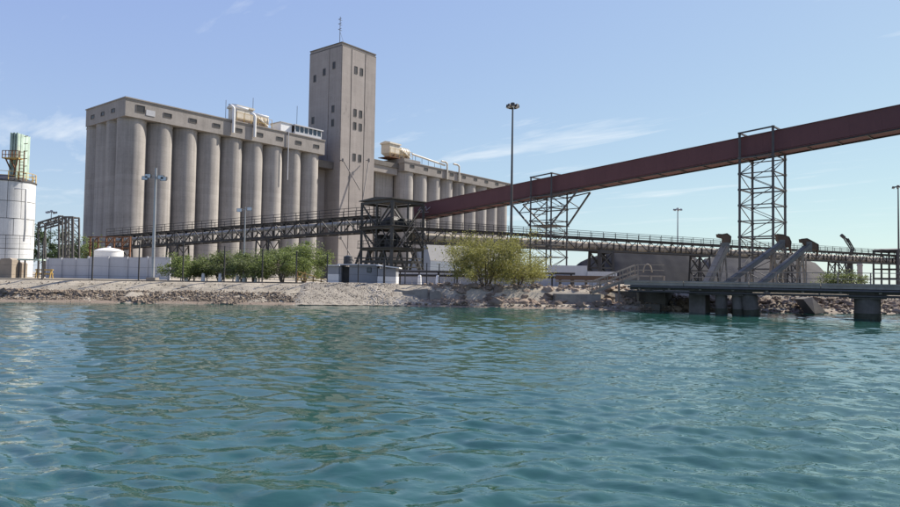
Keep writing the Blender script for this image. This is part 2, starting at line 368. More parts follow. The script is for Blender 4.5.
def apron():
    v, f = [], []; nx, ny = 60, 14
    dys = np.linspace(4.15, -.25, ny); zs = np.interp(dys, [-1.2, 0, .5, 1.1, 1.7, 2.3, 2.9, 3.4, 3.95, 4.2], [-.5, 0, .2, .46, .74, 1.02, 1.3, 1.55, 1.80, 1.84])
    for i in range(nx+1):
        for j in range(ny):
            x = -14.2 + (9.3 + 1.15*j/(ny-1))*i/nx; v.append((x, shoreY(x)+dys[j], zs[j] + .17 + .035*mnoise.noise(Vector((x*2.2, dys[j]*2.5, 7))) - .30*max(0, 1-i/7)**2))
    for i in range(nx):
        for j in range(ny-1): f.append((i*ny+j, i*ny+j+1, (i+1)*ny+j+1, (i+1)*ny+j))
    for j in range(ny-1):     # cut end of the apron
        a, b = nx*ny+j, nx*ny+j+1; k = len(v); v.extend([(v[a][0], v[a][1], v[a][2]-.6), (v[b][0], v[b][1], v[b][2]-.6)]); f.append((a, b, k+1, k))
    MB().add(v, f).build('sloped_apron', MT['apron'], GROUND)
apron()
def rock_mesh(seed, sub, mat_, jag=.35):
    import bmesh
    bm = bmesh.new(); rr = random.Random(seed*13+1)
    for _ in range(11 if sub == 1 else 20):      # broken stone: hull of scattered points
        d = Vector((rr.gauss(0, 1), rr.gauss(0, 1), rr.gauss(0, 1))).normalized()*(1 - jag*rr.random()*.8); d.z = max(d.z, -.6); bm.verts.new(d)
    res = bmesh.ops.convex_hull(bm, input=bm.verts)
    bmesh.ops.delete(bm, geom=[g for g in res['geom_interior'] if isinstance(g, bmesh.types.BMVert)], context='VERTS')
    if sub > 1: bmesh.ops.bevel(bm, geom=list(bm.edges), offset=.05, segments=1, affect='EDGES')
    bmesh.ops.recalc_face_normals(bm, faces=bm.faces)
    me = bpy.data.meshes.new('rock'); bm.to_mesh(me); bm.free(); me.materials.append(mat_); return me
def rocks():
    # countless rubble of the left bank: one mass
    base = [rock_mesh(s, 1, MT['stone'], .5) for s in range(6)]
    bv = [np.array([v.co[:] for v in b.vertices]) for b in base]; bf = [[list(p.vertices) for p in b.polygons] for b in base]
    def mass(name, spots, m):
        V, F, n = [], [], 0
        for (x, y, z, s) in spots:
            k = rng.randrange(6); a = rng.random()*6.28; c, d = math.cos(a), math.sin(a)
            q = bv[k]*np.array([s*rng.uniform(.8, 1.5), s*rng.uniform(.7, 1.1), s*rng.uniform(.55, .9)])
            q = np.stack([q[:, 0]*c - q[:, 1]*d, q[:, 0]*d + q[:, 1]*c, q[:, 2]], -1) + [x, y, z]
            V += q.tolist(); F += [[i+n for i in f] for f in bf[k]]; n += len(q)
        me = bpy.data.meshes.new(name); me.from_pydata(V, [], F); me.materials.append(m); me.update()
        o = obj(name, me, GROUND, Matrix.Identity(4)); tag(o, kind='stuff')
    def bank_z(x, dy): return np.interp(dy, [-1.2, 0, .5, 1.1, 1.7, 2.3, 2.9, 3.4, 3.95], [-.5, 0, .2, .46, .74, 1.02, 1.3, 1.55, 1.82])
    sp = []
    for _ in range(7500):
        x = rng.uniform(-62, -12.5); dy = rng.uniform(-.3, 2.3) if rng.random() < .85 else rng.uniform(2, 3.9)
        clump = mnoise.noise(Vector((x*.28, dy*.9, 4)))
        big = x < -15
        if dy > 2.3 and rng.random() < .5: continue
        s = (rng.uniform(.09, .19) if dy < 2.2 else rng.uniform(.05, .1)) + (max(0, clump)*.5*rng.random() if big and dy < 2.4 else 0)
        sp.append((x, shoreY(x)+dy, bank_z(x, dy) + s*.1, s))
    for _ in range(1500):                      # loose cobbles lying on the sloped apron
        x = rng.uniform(-13.5, -4.9); dy = rng.uniform(0, 3.9); s = rng.uniform(.035, .085); sp.append((x, shoreY(x)+dy, bank_z(x, dy) + .16, s))
    mass('rubble', sp, MT['stone'])
    sp = []
    for _ in range(420):
        x = rng.uniform(-62, -8); s = rng.uniform(.06, .16); dy = rng.uniform(-.35, .35); sp.append((x, shoreY(x)+dy, bank_z(x, dy) + s*.2, s))
    for _ in range(330):                       # pale spill of broken concrete
        t = rng.random(); x = -7.2 + 2.4*t*rng.random() + rng.gauss(0, .2); dy = 3.3*(1-t); s = rng.uniform(.05, .15); sp.append((x, shoreY(x)+dy, bank_z(x, dy)+.17+s*.2, s))
    mass('pale_rubble', sp, MT['stone_pale'])
    sp = []
    for _ in range(700):
        x = rng.uniform(-4, 16); s = rng.uniform(.06, .2); dy = rng.uniform(.0, 2.6); sp.append((x, shoreY(x)+dy, .24 + .1*dy, s))
    for _ in range(1500):
        x = rng.uniform(16, 62); s = rng.uniform(.1, .36); dy = rng.uniform(-.2, 3.4); sp.append((x, shoreY(x)+dy, .12 + .38*dy, s))
    for _ in range(420):
        x = rng.uniform(16, 62); s = rng.uniform(.1, .36); dy = rng.uniform(2.5, 4.0); sp.append((x, shoreY(x)+dy, .12 + .38*dy, s))
    mass('shore_stones', sp, MT['stone'])
    sp = []
    for _ in range(1700):
        x = rng.uniform(-2.6, 17); dy = rng.uniform(1.2, 4.3); s = rng.choice([.10, .14, .18, .22, .28, .34]); sp.append((x, shoreY(x)+dy, .26 + .1*dy + max(0, dy-2.4)*.72, s))
    mass('broken_stone', sp, MT['boulder'])
    # boulders one can pick apart
    bms = [rock_mesh(20+s, 2, MT['boulder'], .42) for s in range(7)]
    n = 0
    for k in range(250):
        if k < 190:
            x = rng.uniform(-1.8, 15.5); dy = rng.uniform(.5, 4.0); s = rng.choice([.18, .22, .28, .34, .42, .5, .7])
            if -1.2 < x < 1: s *= .7
            z = .24 + .1*dy + s*.1 + max(0, dy-2.4)*.75
        else:
            x = rng.uniform(20, 46); dy = rng.uniform(.1, 3.2); s = rng.uniform(.3, .62); z = .1 + .38*dy
        Mw = Matrix.Translation((x, shoreY(x)+dy, z)) @ Matrix.Rotation(rng.random()*6.28, 4, 'Z') @ Matrix.Rotation(rng.uniform(-.5, .5), 4, 'X') @ Matrix.Diagonal((s*rng.uniform(.9, 1.5), s*rng.uniform(.8, 1.1), s*rng.uniform(.6, .95), 1))
        obj('boulder', bms[k % 7], GROUND, Mw)
rocks()

def slab(name, m, parent, px0, px1, py0, py1, Y, th, zbase=None):
    """upright rectangular body whose near face spans the given photo columns at distance Y"""
    z1 = hz((px0+px1)/2, py0, Y); z0 = zbase if zbase is not None else hz((px0+px1)/2, py1, Y)
    a, b = gnd(px0, Y), gnd(px1, Y)
    return MB().box((a.x, Y, z0), (b.x-a.x, 0, 0), (0, th, 0), (0, 0, z1-z0)).build(name, m, parent)

# ------------------------------------------------------------------ grain silos and elevator tower
AZ = R(38.75); DU = Vector((math.sin(AZ), math.cos(AZ), 0)); DB = Vector((-math.cos(AZ), math.sin(AZ), 0))
S0 = Vector((-73.81, 153.32, 0)); SR, SP, STOP, RTOP = 3.08, 6.4, 37.8, 41.85
UP = Vector((0, 0, 1))
def L(u, v, z): return S0 + DU*u + DB*v + UP*z
def lbox(mb, u0, u1, v0, v1, z0, z1): return mb.box(L(u0, v0, z0), DU*(u1-u0), DB*(v1-v0), UP*(z1-z0))
def silo_mesh(r):
    h = STOP - GZ
    return MB().lathe((0, 0, 0), [(r, -.3), (r, h-.55), (r+.1, h-.5), (r+.1, h-.32), (r, h-.27), (r, h-.02)], 48).mesh('silo', MT['concrete'])
def louvre(u, v, z, wd, ht, parent, face='front', m=None):
    """recessed dark window with frame and sill"""
    if face == 'front': o, a, n = L(u - wd/2, v, z), DU, -DB
    else: o, a, n = L(v, u + wd/2, z), -DB, -DU
    fr = MB(); t = .10
    for (x0, x1, y0, y1) in ((-t, 0, -t, ht+t), (wd, wd+t, -t, ht+t), (0, wd, ht, ht+t), (0, wd, -t, 0)):
        fr.box(o + a*x0 + UP*y0 - n*.05, a*(x1-x0), n*.14, UP*(y1-y0))
    f = fr.build('window', MT['concrete_dark'], parent)
    MB().box(o - n*.04, a*wd, n*.05, UP*ht).build('pane', m or MT['glass_dark'], f)
def silo_block(u0, count, pitch, r, label, step=None, house_top=RTOP, end=True):
    root = thing('silo_block', L(u0, 10, GZ), label, 'grain silo', 'concrete silo blocks')
    me = silo_mesh(r); uN = u0 + (count-1)*pitch
    for i in range(count): obj('silo', me, root, Matrix.Translation(L(u0 + i*pitch, 0, GZ)))
    if end:
        for j in (1, 2, 3): obj('silo', me, root, Matrix.Translation(L(u0, j*5.25, GZ)))
    lbox(MB(), u0+.3, uN+.3, .6, 15.8, GZ-.3, STOP-.5).build('core_wall', MT['concrete'], root)
    us = step if step else u0 - 2.8
    hv0 = -(r + .4)
    hs = lbox(MB(), u0-r-.15, uN+3.4, hv0, 16.6, STOP, house_top).build('roof_house', MT['concrete_house'], root)
    lbox(MB(), u0-r-.3, uN+3.6, hv0-.2, 16.75, house_top+.003, house_top+.25).build('coping', MT['concrete_house'], hs)
    lbox(MB(), u0-r-.2, uN+3.45, hv0-.06, hv0-.004, house_top-.5, house_top-.38).build('string_course', MT['concrete_dark'], hs)
    for i in range(count):
        if i == 0 and end: 
            louvre(u0+.2, hv0, STOP+1.4, 1.9, 1.5, hs)
            lbox(MB(), u0+1.5, u0+3.6, hv0-.10, hv0-.003, STOP+1.0, STOP+2.3).build('patch', MT['wall_grey'], hs)
        else: louvre(u0 + i*pitch + .3, hv0, STOP+1.55, 1.9, .85, hs)
    if end:
        for j in range(3): louvre(2.4 + j*5.25, u0-r-.15, STOP+1.5, 1.5, .8, hs, 'end')
    for i in range(count-1):      # valley pilasters closing the gap between two silos
        lbox(MB(), u0+(i+.5)*pitch-.45, u0+(i+.5)*pitch+.45, -.5, .7, GZ-.2, STOP-.95).build('valley_wall', MT['concrete'], root)
    return root, hs
blkL, houseL = silo_block(0, 9, SP, SR, 'nearer grey concrete silo row with cream dust collectors and glazed cabin on its roof')
UR = 92.1
blkR, houseR = silo_block(UR, 9, 7.1, 3.3, 'farther grey concrete silo row behind the maroon conveyor gallery', end=False, house_top=RTOP-1.0)
# raised first bay of the far block
lbox(MB(), UR-3.75, UR+4.4, -3.75, 12, RTOP-1.4, RTOP+.1).build('raised_bay', MT['concrete_house'], houseR)

# elevator tower
def solve_u(px, v, z):
    lo, hi = -20.0, 170.0
    for _ in range(50):
        mid = (lo+hi)/2; q = CR.transposed() @ (L(mid, v, z) - EYE)
        if PW/2 + FPX*q.x/-q.z < px: lo = mid
        else: hi = mid
    return lo
VT = -3.6; TU0 = solve_u(342, VT, 70); TU1 = solve_u(375.5, VT, 68)
q = L(TU0, VT, 0); TTOP = hz(342, 41.6, q.y); TD = 14.6
tower = thing('elevator_tower', L((TU0+TU1)/2, VT+TD/2, GZ), 'tall square concrete elevator tower rising between the two silo rows', 'tower')
body = lbox(MB(), TU0, TU1, VT, VT+TD, GZ-.3, TTOP-1.2).build('wall', MT['concrete_tower'], tower)
lbox(MB(), TU0-.12, TU1+.12, VT-.12, VT+TD+.12, TTOP-1.2, TTOP-.9).build('string_course', MT['concrete_dark'], tower)
lbox(MB(), TU0+.02, TU1-.02, VT+.02, VT+TD-.02, TTOP-.9, TTOP-.25).build('parapet', MT['concrete_tower'], tower)
lbox(MB(), TU0-.15, TU1+.15, VT-.15, VT+TD+.15, TTOP-.25, TTOP).build('coping', MT['concrete_dark'], tower)
TW = TU1 - TU0
for a, b in ((0, .255), (.275, .66), (.68, 1.0)):   # front panels parted by dark joints
    lbox(MB(), TU0+TW*a+.02, TU0+TW*b-.02, VT-.22, VT-.004, GZ-.2, TTOP-1.25).build('wall_panel', MT['concrete_tower'], tower)
for a in (.265, .67): lbox(MB(), TU0+TW*a-.10, TU0+TW*a+.10, VT-.14, VT-.005, GZ-.2, TTOP-1.25).build('downpipe', MT['concrete_dark'], tower)
for a, b in ((0, .36), (.375, 1.0)):
    o = L(TU0-.18, VT+TD*a, GZ-.2); MB().box(o, DU*.177, DB*(TD*(b-a)), UP*(TTOP-1.25-GZ+.2)).build('wall_panel', MT['concrete_tower'], tower)
def zt(py, px=342): return hz(px, py, q.y)
for py in (64, 107.5, 121, 153):
    for a in (.40, .565): louvre(TU0+TW*a, VT-.23, zt(py)-1.5, .95, 2.1, tower)
for a, py in ((.22, 62), (.52, 65), (.82, 68), (.22, 106), (.85, 111), (.22, 120), (.85, 126)):
    louvre(VT+TD*a, TU0-.19, zt(py)-1.2 - a*1.2, 1.0, 2.0, tower, 'end')
# roof mast
mb = thing('antenna_mast', L(TU0+3.2, VT+5, TTOP), 'thin antenna mast on the flat top of the elevator tower', 'antenna')
b0 = L(TU0+2.6, VT+4, TTOP-.3)
bar('pole', b0, b0+UP*9.6, .16, MT['steel_grey'], mb)
for z in (5.5, 7.2, 8.6): bar('cross_arm', b0+UP*z-DU*.8, b0+UP*z+DU*.8, .09, MT['steel_grey'], mb); bar('cross_arm', b0+UP*(z+.4)-DB*.7, b0+UP*(z+.4)+DB*.7, .09, MT['steel_grey'], mb)
bar('guy', b0+UP*5, b0+DU*2.6, .05, MT['steel_grey'], mb)
# link bays left and right of the tower
lk = thing('link_building', L(56.5, 8, GZ), 'shaded concrete link bay between nearer silo row and tower', 'building')
lbox(MB(), 8*SP+3.3, TU0-.3, 2.5, 16, GZ-.3, STOP-3.2).build('wall', MT['concrete_tower'], lk)
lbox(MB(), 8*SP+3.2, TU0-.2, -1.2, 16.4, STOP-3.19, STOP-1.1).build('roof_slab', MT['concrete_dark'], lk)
lk = thing('link_building', L(85, 8, GZ), 'recessed brown and grey link bay between tower and farther silo row', 'building')
lbox(MB(), TU1+.05, TU1+5.2, 2.2, 14, GZ-.3, STOP-1.3).build('wall', MT['brown_wall'], lk)
lbox(MB(), TU1+5.2, UR-3.35, 1.6, 14, GZ-.3, STOP-1.3).build('wall', MT['concrete'], lk)
lbox(MB(), TU1+.05, UR-3.78, -.8, 14.4, STOP-1.29, STOP+.9).build('roof_slab', MT['concrete_house'], lk)
lbox(MB(), TU1+.08, UR-3.8, -1.2, 14.4, STOP+.903, STOP+2.4).build('parapet', MT['concrete_dark'], lk)
lbox(MB(), TU1+5.0, TU1+5.4, .9, 2.0, GZ-.3, STOP-1.3).build('pilaster', MT['concrete_dark'], lk)

# ---- dust collectors on the silo roofs
def goose(parent, u, v, z0, h, reach, m=MT['cream'], rad=.36):
    """vertical pipe with a bent top running back along the roof"""
    pts = [L(u, v, z0), L(u, v, z0+h-1.0)]
    for k in range(1, 7):
        a = k/6*math.pi/2; pts.append(L(u - 1.0*(1-math.cos(a)), v + .6*(1-math.cos(a)), z0+h-1.0+math.sin(a)*1.0))
    pts.append(L(u - 1.0 - reach, v + .6, z0+h)); return MB().tube(pts, rad, 10).build('vent_pipe', m, parent)
def drum(parent, u, v, z, r, ln):
    """horizontal filter drum with end rim and saddle"""
    c = L(u, v, z); p = [c + DU*(-ln/2), c + DU*(-ln/2+.01), c + DU*(ln/2-.01), c + DU*(ln/2)]
    d = MB().tube([c - DU*ln/2, c + DU*ln/2], r, 24).build('drum', MT['cream'], parent)
    for s in (-1, -.3, .3, 1): MB().tube([c + DU*(s*ln/2-.12), c + DU*(s*ln/2+.12)], r+.12, 24).build('rim', MT['cream'], d)
    for s in (-.6, .6): lbox(MB(), u+s*ln/2-.2, u+s*ln/2+.2, v-r*.8, v+r*.8, RTOP+.2, z-r*.5).build('saddle', MT['cream'], parent)
def collector(u, v, label, right=False):
    zt_ = RTOP + .25
    t = thing('dust_collector', L(u, v, zt_), label, 'dust collector', 'roof dust collectors')
    # filter house with hoppers and pitched lid
    for k in range(2):
        lbox(MB(), u-6.0+k*2.5, u-3.6+k*2.5, v-1.4, v+2.6, zt_+1.6, zt_+4.6).build('filter_house', MT['cream'], t)
        o = [L(u-6.0+k*2.5+x, v+y, zt_+1.6) for x, y in ((0, -1.4), (2.4, -1.4), (2.4, 2.6), (0, 2.6))]; p = [L(u-6.0+k*2.5+x, v+y, zt_+.1) for x, y in ((.9, .2), (1.5, .2), (1.5, 1), (.9, 1))]
        MB().hexa(p + o).build('hopper', MT['cream'], t)
    lid = MB().prism([L(u-6.3, v-1.7, zt_+4.62), L(u-6.3, v+2.9, zt_+4.62), L(u-6.3, v+2.9, zt_+5.1), L(u-6.3, v+.6, zt_+5.6), L(u-6.3, v-1.7, zt_+5.1)], DU*5.5); lid.build('lid', MT['cream'], t)
    drum(t, u+2.0, v+.5, zt_+2.6, 1.9, 3.6)
    for zz in (1.6, 3.0):
        bar('handrail', L(u-6.6, v-2.0, zt_+zz), L(u+4.6, v-2.0, zt_+zz), .10, MT['yellow'], t)
    for k in range(6): bar('post', L(u-6.4+k*2.2, v-2.0, zt_-.1), L(u-6.4+k*2.2, v-2.0, zt_+3.0), .12, MT['yellow'], t)
    lbox(MB(), u-6.8, u+4.8, v-2.2, v+3.2, zt_+.02, zt_+.2).build('platform', MT['rust'], t)
    MB().tube([L(u-.6, v-.8, zt_+3.4), L(u+1.2, v-1.6, zt_+2.4), L(u+3.4, v-1.8, zt_+1.0)], .34, 10).build('duct', MT['cream'], t)
    return t
uL = solve_u(256, 0, 45); dcl = collector(uL, 1.2, 'cream dust collector with drum on roof of nearer silo row')
for px, h, rch in ((233, 6.0, 3.6), (254.3, 5.2, 3.4)):
    u = solve_u(px, -3.8, 40); p = goose(dcl, u, -3.95, STOP+.9, h+1.0, -5.5, MT['white'])
uR2 = solve_u(401, 0, 45); dcr = collector(uR2+.4, 1.2, 'cream dust collector with drum and long pipe on roof of farther silo row')
for px, h in ((446.5, 4.9), (458.5, 4.9)):
    u = solve_u(px, -3.8, 40); goose(dcr, u, -4.1, STOP-.2, h+1.3, 1.6, MT['cream'], .33)
u0 = solve_u(446, -2, 42); MB().tube([L(uR2+3.8, -1.6, RTOP+2.6), L(u0-2.4, -3.4, RTOP+.75)], .33, 10).build('pipe', MT['cream'], dcr)
for k in range(5):
    u = uR2 + 6 + (u0-3-uR2-6)*k/4; zz = RTOP+2.6 + (.75-2.6)*(u-uR2-3.8)/(u0-3-uR2-3.8); bar('prop', L(u, -1.2-.2*k, RTOP-.8), L(u, -1.2-.2*k, RTOP+.1 + (zz-RTOP)*.9), .14, MT['steel_grey'], dcr)
# cabins on the near roof
cb = thing('roof_cabin', L(48, -1, RTOP+.25), 'small glazed pale cabin at tower end of nearer silo roof', 'cabin')
ua, ub = solve_u(294, -2, 43), 8*SP + 3.0
lbox(MB(), ua, ub, -2.4, 3.5, RTOP+.25, RTOP+1.2).build('wall', MT['wall_grey'], cb)
lbox(MB(), ua+.1, ub-.1, -2.2, 3.3, RTOP+1.203, RTOP+2.9).build('interior', MT['glass_dark'], cb)
n = 6
for k in range(n+1): lbox(MB(), ua+(ub-ua-.2)*k/n, ua+(ub-ua-.2)*k/n+.2, -2.4, -2.23, RTOP+1.203, RTOP+2.9).build('mullion', MT['white'], cb)
for k in range(n): lbox(MB(), ua+(ub-ua-.2)*k/n+.2, ua+(ub-ua-.2)*(k+1)/n, -2.3, -2.25, RTOP+1.203, RTOP+2.9).build('pane', MT['pane'], cb)
lbox(MB(), ua-.3, ub+.4, -2.8, 3.8, RTOP+2.903, RTOP+3.2).build('roof', MT['wall_grey'], cb)
cb = thing('roof_cabin', L(42, 0, RTOP+.25), 'plain white box cabin behind the glazed cabin on silo roof', 'cabin')
ua2 = solve_u(279.5, -1, 43)
lbox(MB(), ua2, ua-.5, -1.6, 3, RTOP+.25, RTOP+3.1).build('wall', MT['white'], cb); lbox(MB(), ua2-.2, ua-.4, -1.8, 3.2, RTOP+3.103, RTOP+3.3).build('roof', MT['wall_grey'], cb)
dp = MB().tube([L(ua2+1.0, -3.75, GZ+27), L(ua2+1.0, -3.75, RTOP+.6)], .14, 8).build('drain_pipe', MT['wall_grey'], houseL)
for px, py in ((229, 100), (256, 98), (300, 106)):
    u = solve_u(px, 2, 46); o = thing('lightning_rod', L(u, 3.5, RTOP+.2), {229: 'thin lightning rod left of the cream filter house on silo roof', 256: 'thin lightning rod above the dust collector drum on silo roof', 300: 'thin lightning rod above the glazed roof cabin'}[px], 'lightning rod')
    bar('rod', L(u, 3.5, RTOP+.1), L(u, 3.5, hz(px, py, L(u, 3.5, 0).y)), .10, MT['steel_grey'], o); bar('foot', L(u-.3, 3.5, RTOP+.2), L(u+.3, 3.5, RTOP+.2), .3, MT['steel_grey'], o)
# spouts from the tower down to the conveyor
sp = thing('grain_spout', L((TU0+TU1)/2, VT-1, GZ), 'pale crossed spout pipes on lower front of elevator tower', 'pipe')
for pa, pb in (((343, 160), (360, 190)), ((369, 160), (362, 205)), ((341, 238), (354, 262))):
    Yq = q.y - 1.0
    A_, B_ = at(*pa, Yq + (pa[0]-342)*.28), at(*pb, Yq + (pb[0]-342)*.28 - 1.5)
    MB().tube([A_ + DB*1.2, A_, B_], .17, 8).build('spout', MT['concrete_house'], sp)
    MB().tube([A_+UP*.4, A_-UP*.5], .38, 10).build('inlet_box', MT['concrete_house'], sp)

# ------------------------------------------------------------------ transfer tower
TC = gnd(391, 104); TL = Vector((-.722, .692, 0)); TR = Vector((.692, .722, 0)); WL, WR = 7.5, 6.7
ZR = hz(391, 198.5, 104)
tt = thing('transfer_tower', TC + TL*WL/2 + TR*WR/2, 'open dark steel transfer tower where the conveyors meet', 'transfer tower')
def T(a, b, z): return Vector((TC.x, TC.y, 0)) + TL*a + TR*b + UP*z
SG = MT['steel_green']
for a in (0, WL/2, WL):
    for b in (0, WR/2, WR):
        if a == WL/2 and b == WR/2: continue
        wd = .5 if (a, b) == (0, 0) else (.38 if a in (0, WL) and b in (0, WR) else .24)
        bar('column', T(a, b, GZ-.2), T(a, b, ZR-.2), wd, SG, tt)
levels = [GZ+3.2, 7.0, 10.4, ZR-.35]
for z in levels:
    for p, q2 in (((0, 0), (WL, 0)), ((0, 0), (0, WR)), ((WL, 0), (WL, WR)), ((0, WR), (WL, WR))): bar('beam', T(*p, z), T(*q2, z), .3, SG, tt, .38)
for z in (7.0, 10.4): MB().box(T(-.5, -.5, z+.2), TL*(WL+1), TR*(WR+1), UP*.12).build('floor', MT['steel_dark'], tt)
MB().prism([T(-.4, -.4, ZR), T(WL+.4, -.4, ZR), T(WL+.4, -.4, ZR+.12), T(WL/2, -.4, ZR+.5), T(-.4, -.4, ZR+.12)], TR*(WR+.8)).build('roof', MT['steel_green'], tt)
for z0, z1 in ((10.6, ZR-.4), (7.2, 10.2), (GZ, 6.8)):
    for base in ((0, 1), (1, 0)):
        Wd = WL if base[0] else WR; n = 2
        for k in range(n):
            x0, x1 = Wd*k/n, Wd*(k+1)/n
            f = (lambda x, z: T(x, 0, z)) if base[0] else (lambda x, z: T(0, x, z))
            g = (lambda x, z: T(x, WR, z)) if base[0] else (lambda x, z: T(WL, x, z))
            for h in (f, g):
                if z0 == GZ:
                    m_ = (x0+x1)/2
                    bar('brace', h(x0, GZ), h(m_, 6.8), .24, SG, tt); bar('brace', h(x1, GZ), h(m_, 6.8), .24, SG, tt)
                elif k == 0: bar('brace', h(x0, z1), h(x1, z0), .2, SG, tt)
                else: bar('brace', h(x0, z0), h(x1, z1), .2, SG, tt)
for k in range(4):
    b_ = WR*k/3.0
    bar('splay_leg', T(WL+3.0, b_, GZ-.1), T(WL, b_, 7.0), .26, SG, tt)
for z in (4.2, 5.6):
    bar('tie', T(-.1, -.1, z), T(WL+1.5, -.1, z), .2, SG, tt); bar('tie', T(-.1, -.1, z), T(-.1, WR, z), .2, SG, tt)
for k in range(3):
    bar('brace', T(WL*k/3, 0, 7.0), T(WL*(k+1)/3, 0, 10.3), .16, SG, tt); bar('brace', T(0, WR*k/3, 10.3), T(0, WR*(k+1)/3, 7.0), .16, SG, tt)
# machinery and drive housings on the floors
for i, (a, b, z, sx, sy, sz) in enumerate(((1.2, 1.4, 7.32, 2.2, 1.6, 1.8), (4.6, 1.6, 7.32, 1.6, 2.4, 2.2), (1.8, 4.4, 10.72, 2.6, 1.8, 1.5), (5.2, 4.2, 10.72, 1.8, 2.6, 2.0), (3.0, 1.2, 10.72, 1.2, 1.2, 1.1))):
    hb = MB().box(T(a, b, z), TL*sx, TR*sy, UP*sz*.7); o_ = [T(a, b, z+sz*.7), T(a+sx, b, z+sz*.7), T(a+sx, b+sy, z+sz*.7), T(a, b+sy, z+sz*.7)]; i_ = [T(a+sx*.25, b+sy*.25, z+sz), T(a+sx*.75, b+sy*.25, z+sz), T(a+sx*.75, b+sy*.75, z+sz), T(a+sx*.25, b+sy*.75, z+sz)]
    hb.hexa(o_ + i_).build('drive_housing', MT['steel_dark'], tt)
for z in (7.32, 10.72):
    for rr in (.55, 1.1):
        for p, q2 in (((-.4, -.4), (WL+.4, -.4)), ((-.4, -.4), (-.4, WR+.4))): bar('handrail', T(*p, z+rr), T(*q2, z+rr), .07, SG, tt)
    for k in range(7):
        bar('handrail_post', T(-.4+k*(WL+.8)/6, -.4, z), T(-.4+k*(WL+.8)/6, -.4, z+1.1), .07, SG, tt); bar('handrail_post', T(-.4, -.4+k*(WR+.8)/6, z), T(-.4, -.4+k*(WR+.8)/6, z+1.1), .07, SG, tt)
# zig-zag stair on the right face
st = []
for (b0_, z0, b1_, z1) in ((.3, 7.2, 3.4, 10.5), (6.4, 7.2, 3.4, 10.5), (6.2, GZ, 3.2, 7.1)):
    for off in (-1.5, -.7):
        bar('stair_stringer', T(off, b0_, z0), T(off, b1_, z1), .08, MT['steel_grey'], tt, .2)
    bar('stair_rail', T(-1.5, b0_, z0+1.0), T(-1.5, b1_, z1+1.0), .06, MT['steel_grey'], tt)
    for k in range(9):
        f_ = (k+.5)/9; MB().box(T(-1.47, b0_+(b1_-b0_)*f_-.12, z0+(z1-z0)*f_), TL*.74, TR*.24, UP*.05).build('stair_tread', MT['steel_grey'], tt)
MB().box(T(-1.6, 2.8, 10.5), TL*1.1, TR*1.3, UP*.1).build('stair_landing', MT['steel_grey'], tt)

# ------------------------------------------------------------------ open truss conveyors
def conveyor(name, A, B, label, wd=2.6, deep=2.3, rail=1.35, bay=3.2, m=MT['steel_dark'], cover=MT['belt_tan'], group='open truss conveyors', diag=True, crad=.72, cz=.95, dth=.11):
    A, B = Vector(A), Vector(B); d = B - A; n = max(2, int(round(d.length/bay))); s = Vector((-d.y, d.x, 0)).normalized()*wd/2
    t = thing(name, (A+B)/2, label, 'conveyor', group)
    P = lambda k, sd, z: A + d*(k/n) + s*sd + UP*z
    nm = max(1, n//8)
    for sd in (-1, 1):
        for z, ww in ((0, .24), (deep, .24)): bar('chord', P(0, sd, z), P(n, sd, z), ww, m, t, .32)
        for z in (deep+rail, deep+rail*.66, deep+rail*.34): bar('handrail', P(0, sd*1.25, z), P(n, sd*1.25, z), .075, m, t)
        for k in range(n+1):
            bar('upright', P(k, sd, 0), P(k, sd, deep), .15, m, t)
            bar('handrail_post', P(k, sd*1.25, deep-.05), P(k, sd*1.25, deep+rail), .085, m, t)
            if k < n and diag:
                bar('diagonal', P(k, sd, 0 if k % 2 else deep), P(k+1, sd, deep if k % 2 else 0), dth, m, t)
    for k in range(n+1): bar('cross_beam', P(k, -1.25, deep), P(k, 1.25, deep), .14, m, t); bar('cross_beam', P(k, -1, 0), P(k, 1, 0), .14, m, t)
    for k in range(n):
        # walkway plates, belt and its hooded cover segments, idler frames
        a_, b_ = P(k+.004, 0, deep+.12), P(k+.996, 0, deep+.12); sw = s*1.22
        for sd in (-1, 1): MB().box(a_ + s*(sd*.98) - s*.26, b_-a_, s*.52, UP*.05).build('walkway_plate', m, t)
        pts = [P(k+.03, -.3, cz), P(k+.97, -.3, cz)]
        MB().tube(pts, crad*(1 + .12*(rng.random()-.5)), 12).build('belt_cover', cover, t)
        for f_ in (.03, .5): bar('idler_frame', P(k+f_, -.85, .25), P(k+f_, -.85, 1.55), .16, MT['steel_dark'] if rng.random() < .5 else cover, t)
    bar('belt', P(0, 0, .3), P(n, 0, .3), 1.3, MT['steel_dark'], t, .08)
    return t, P, n
axL = T(WL-.2, 2.6, 0); zL0 = hz(361, 231.5, 111); 
eL = gnd(112, 143); zL1 = hz(112, 248.5, 143)
conveyor('truss_conveyor', (axL.x, axL.y, zL0), (eL.x, eL.y, zL1), 'dark inclined truss conveyor passing in front of the nearer silos', cover=MT['belt_grey'], deep=2.5, rail=1.5, crad=.34, cz=1.75, bay=2.6, dth=.17)
axR = T(3.4, WR-.2, 0); zR0 = hz(440, 243.5, 113)
eR = gnd(905, 188)
convR, PRr, nR = conveyor('truss_conveyor', (axR.x, axR.y, zR0), (eR.x + 12, eR.y + 7, zR0), 'long level truss conveyor with handrails running right from the transfer tower')
AXL0, AXL1 = Vector((axL.x, axL.y, zL0)), Vector((eL.x, eL.y, zL1)); AXR0, AXR1 = Vector((axR.x, axR.y, zR0)), Vector((eR.x+12, eR.y+7, zR0))
def on_axis(A, B, px):
    best = min(((abs((lambda q_: PW/2 + FPX*q_.x/-q_.z)(CR.transposed() @ (A.lerp(B, k/800) - EYE)) - px), k/800) for k in range(801)))
    return A.lerp(B, best[1])
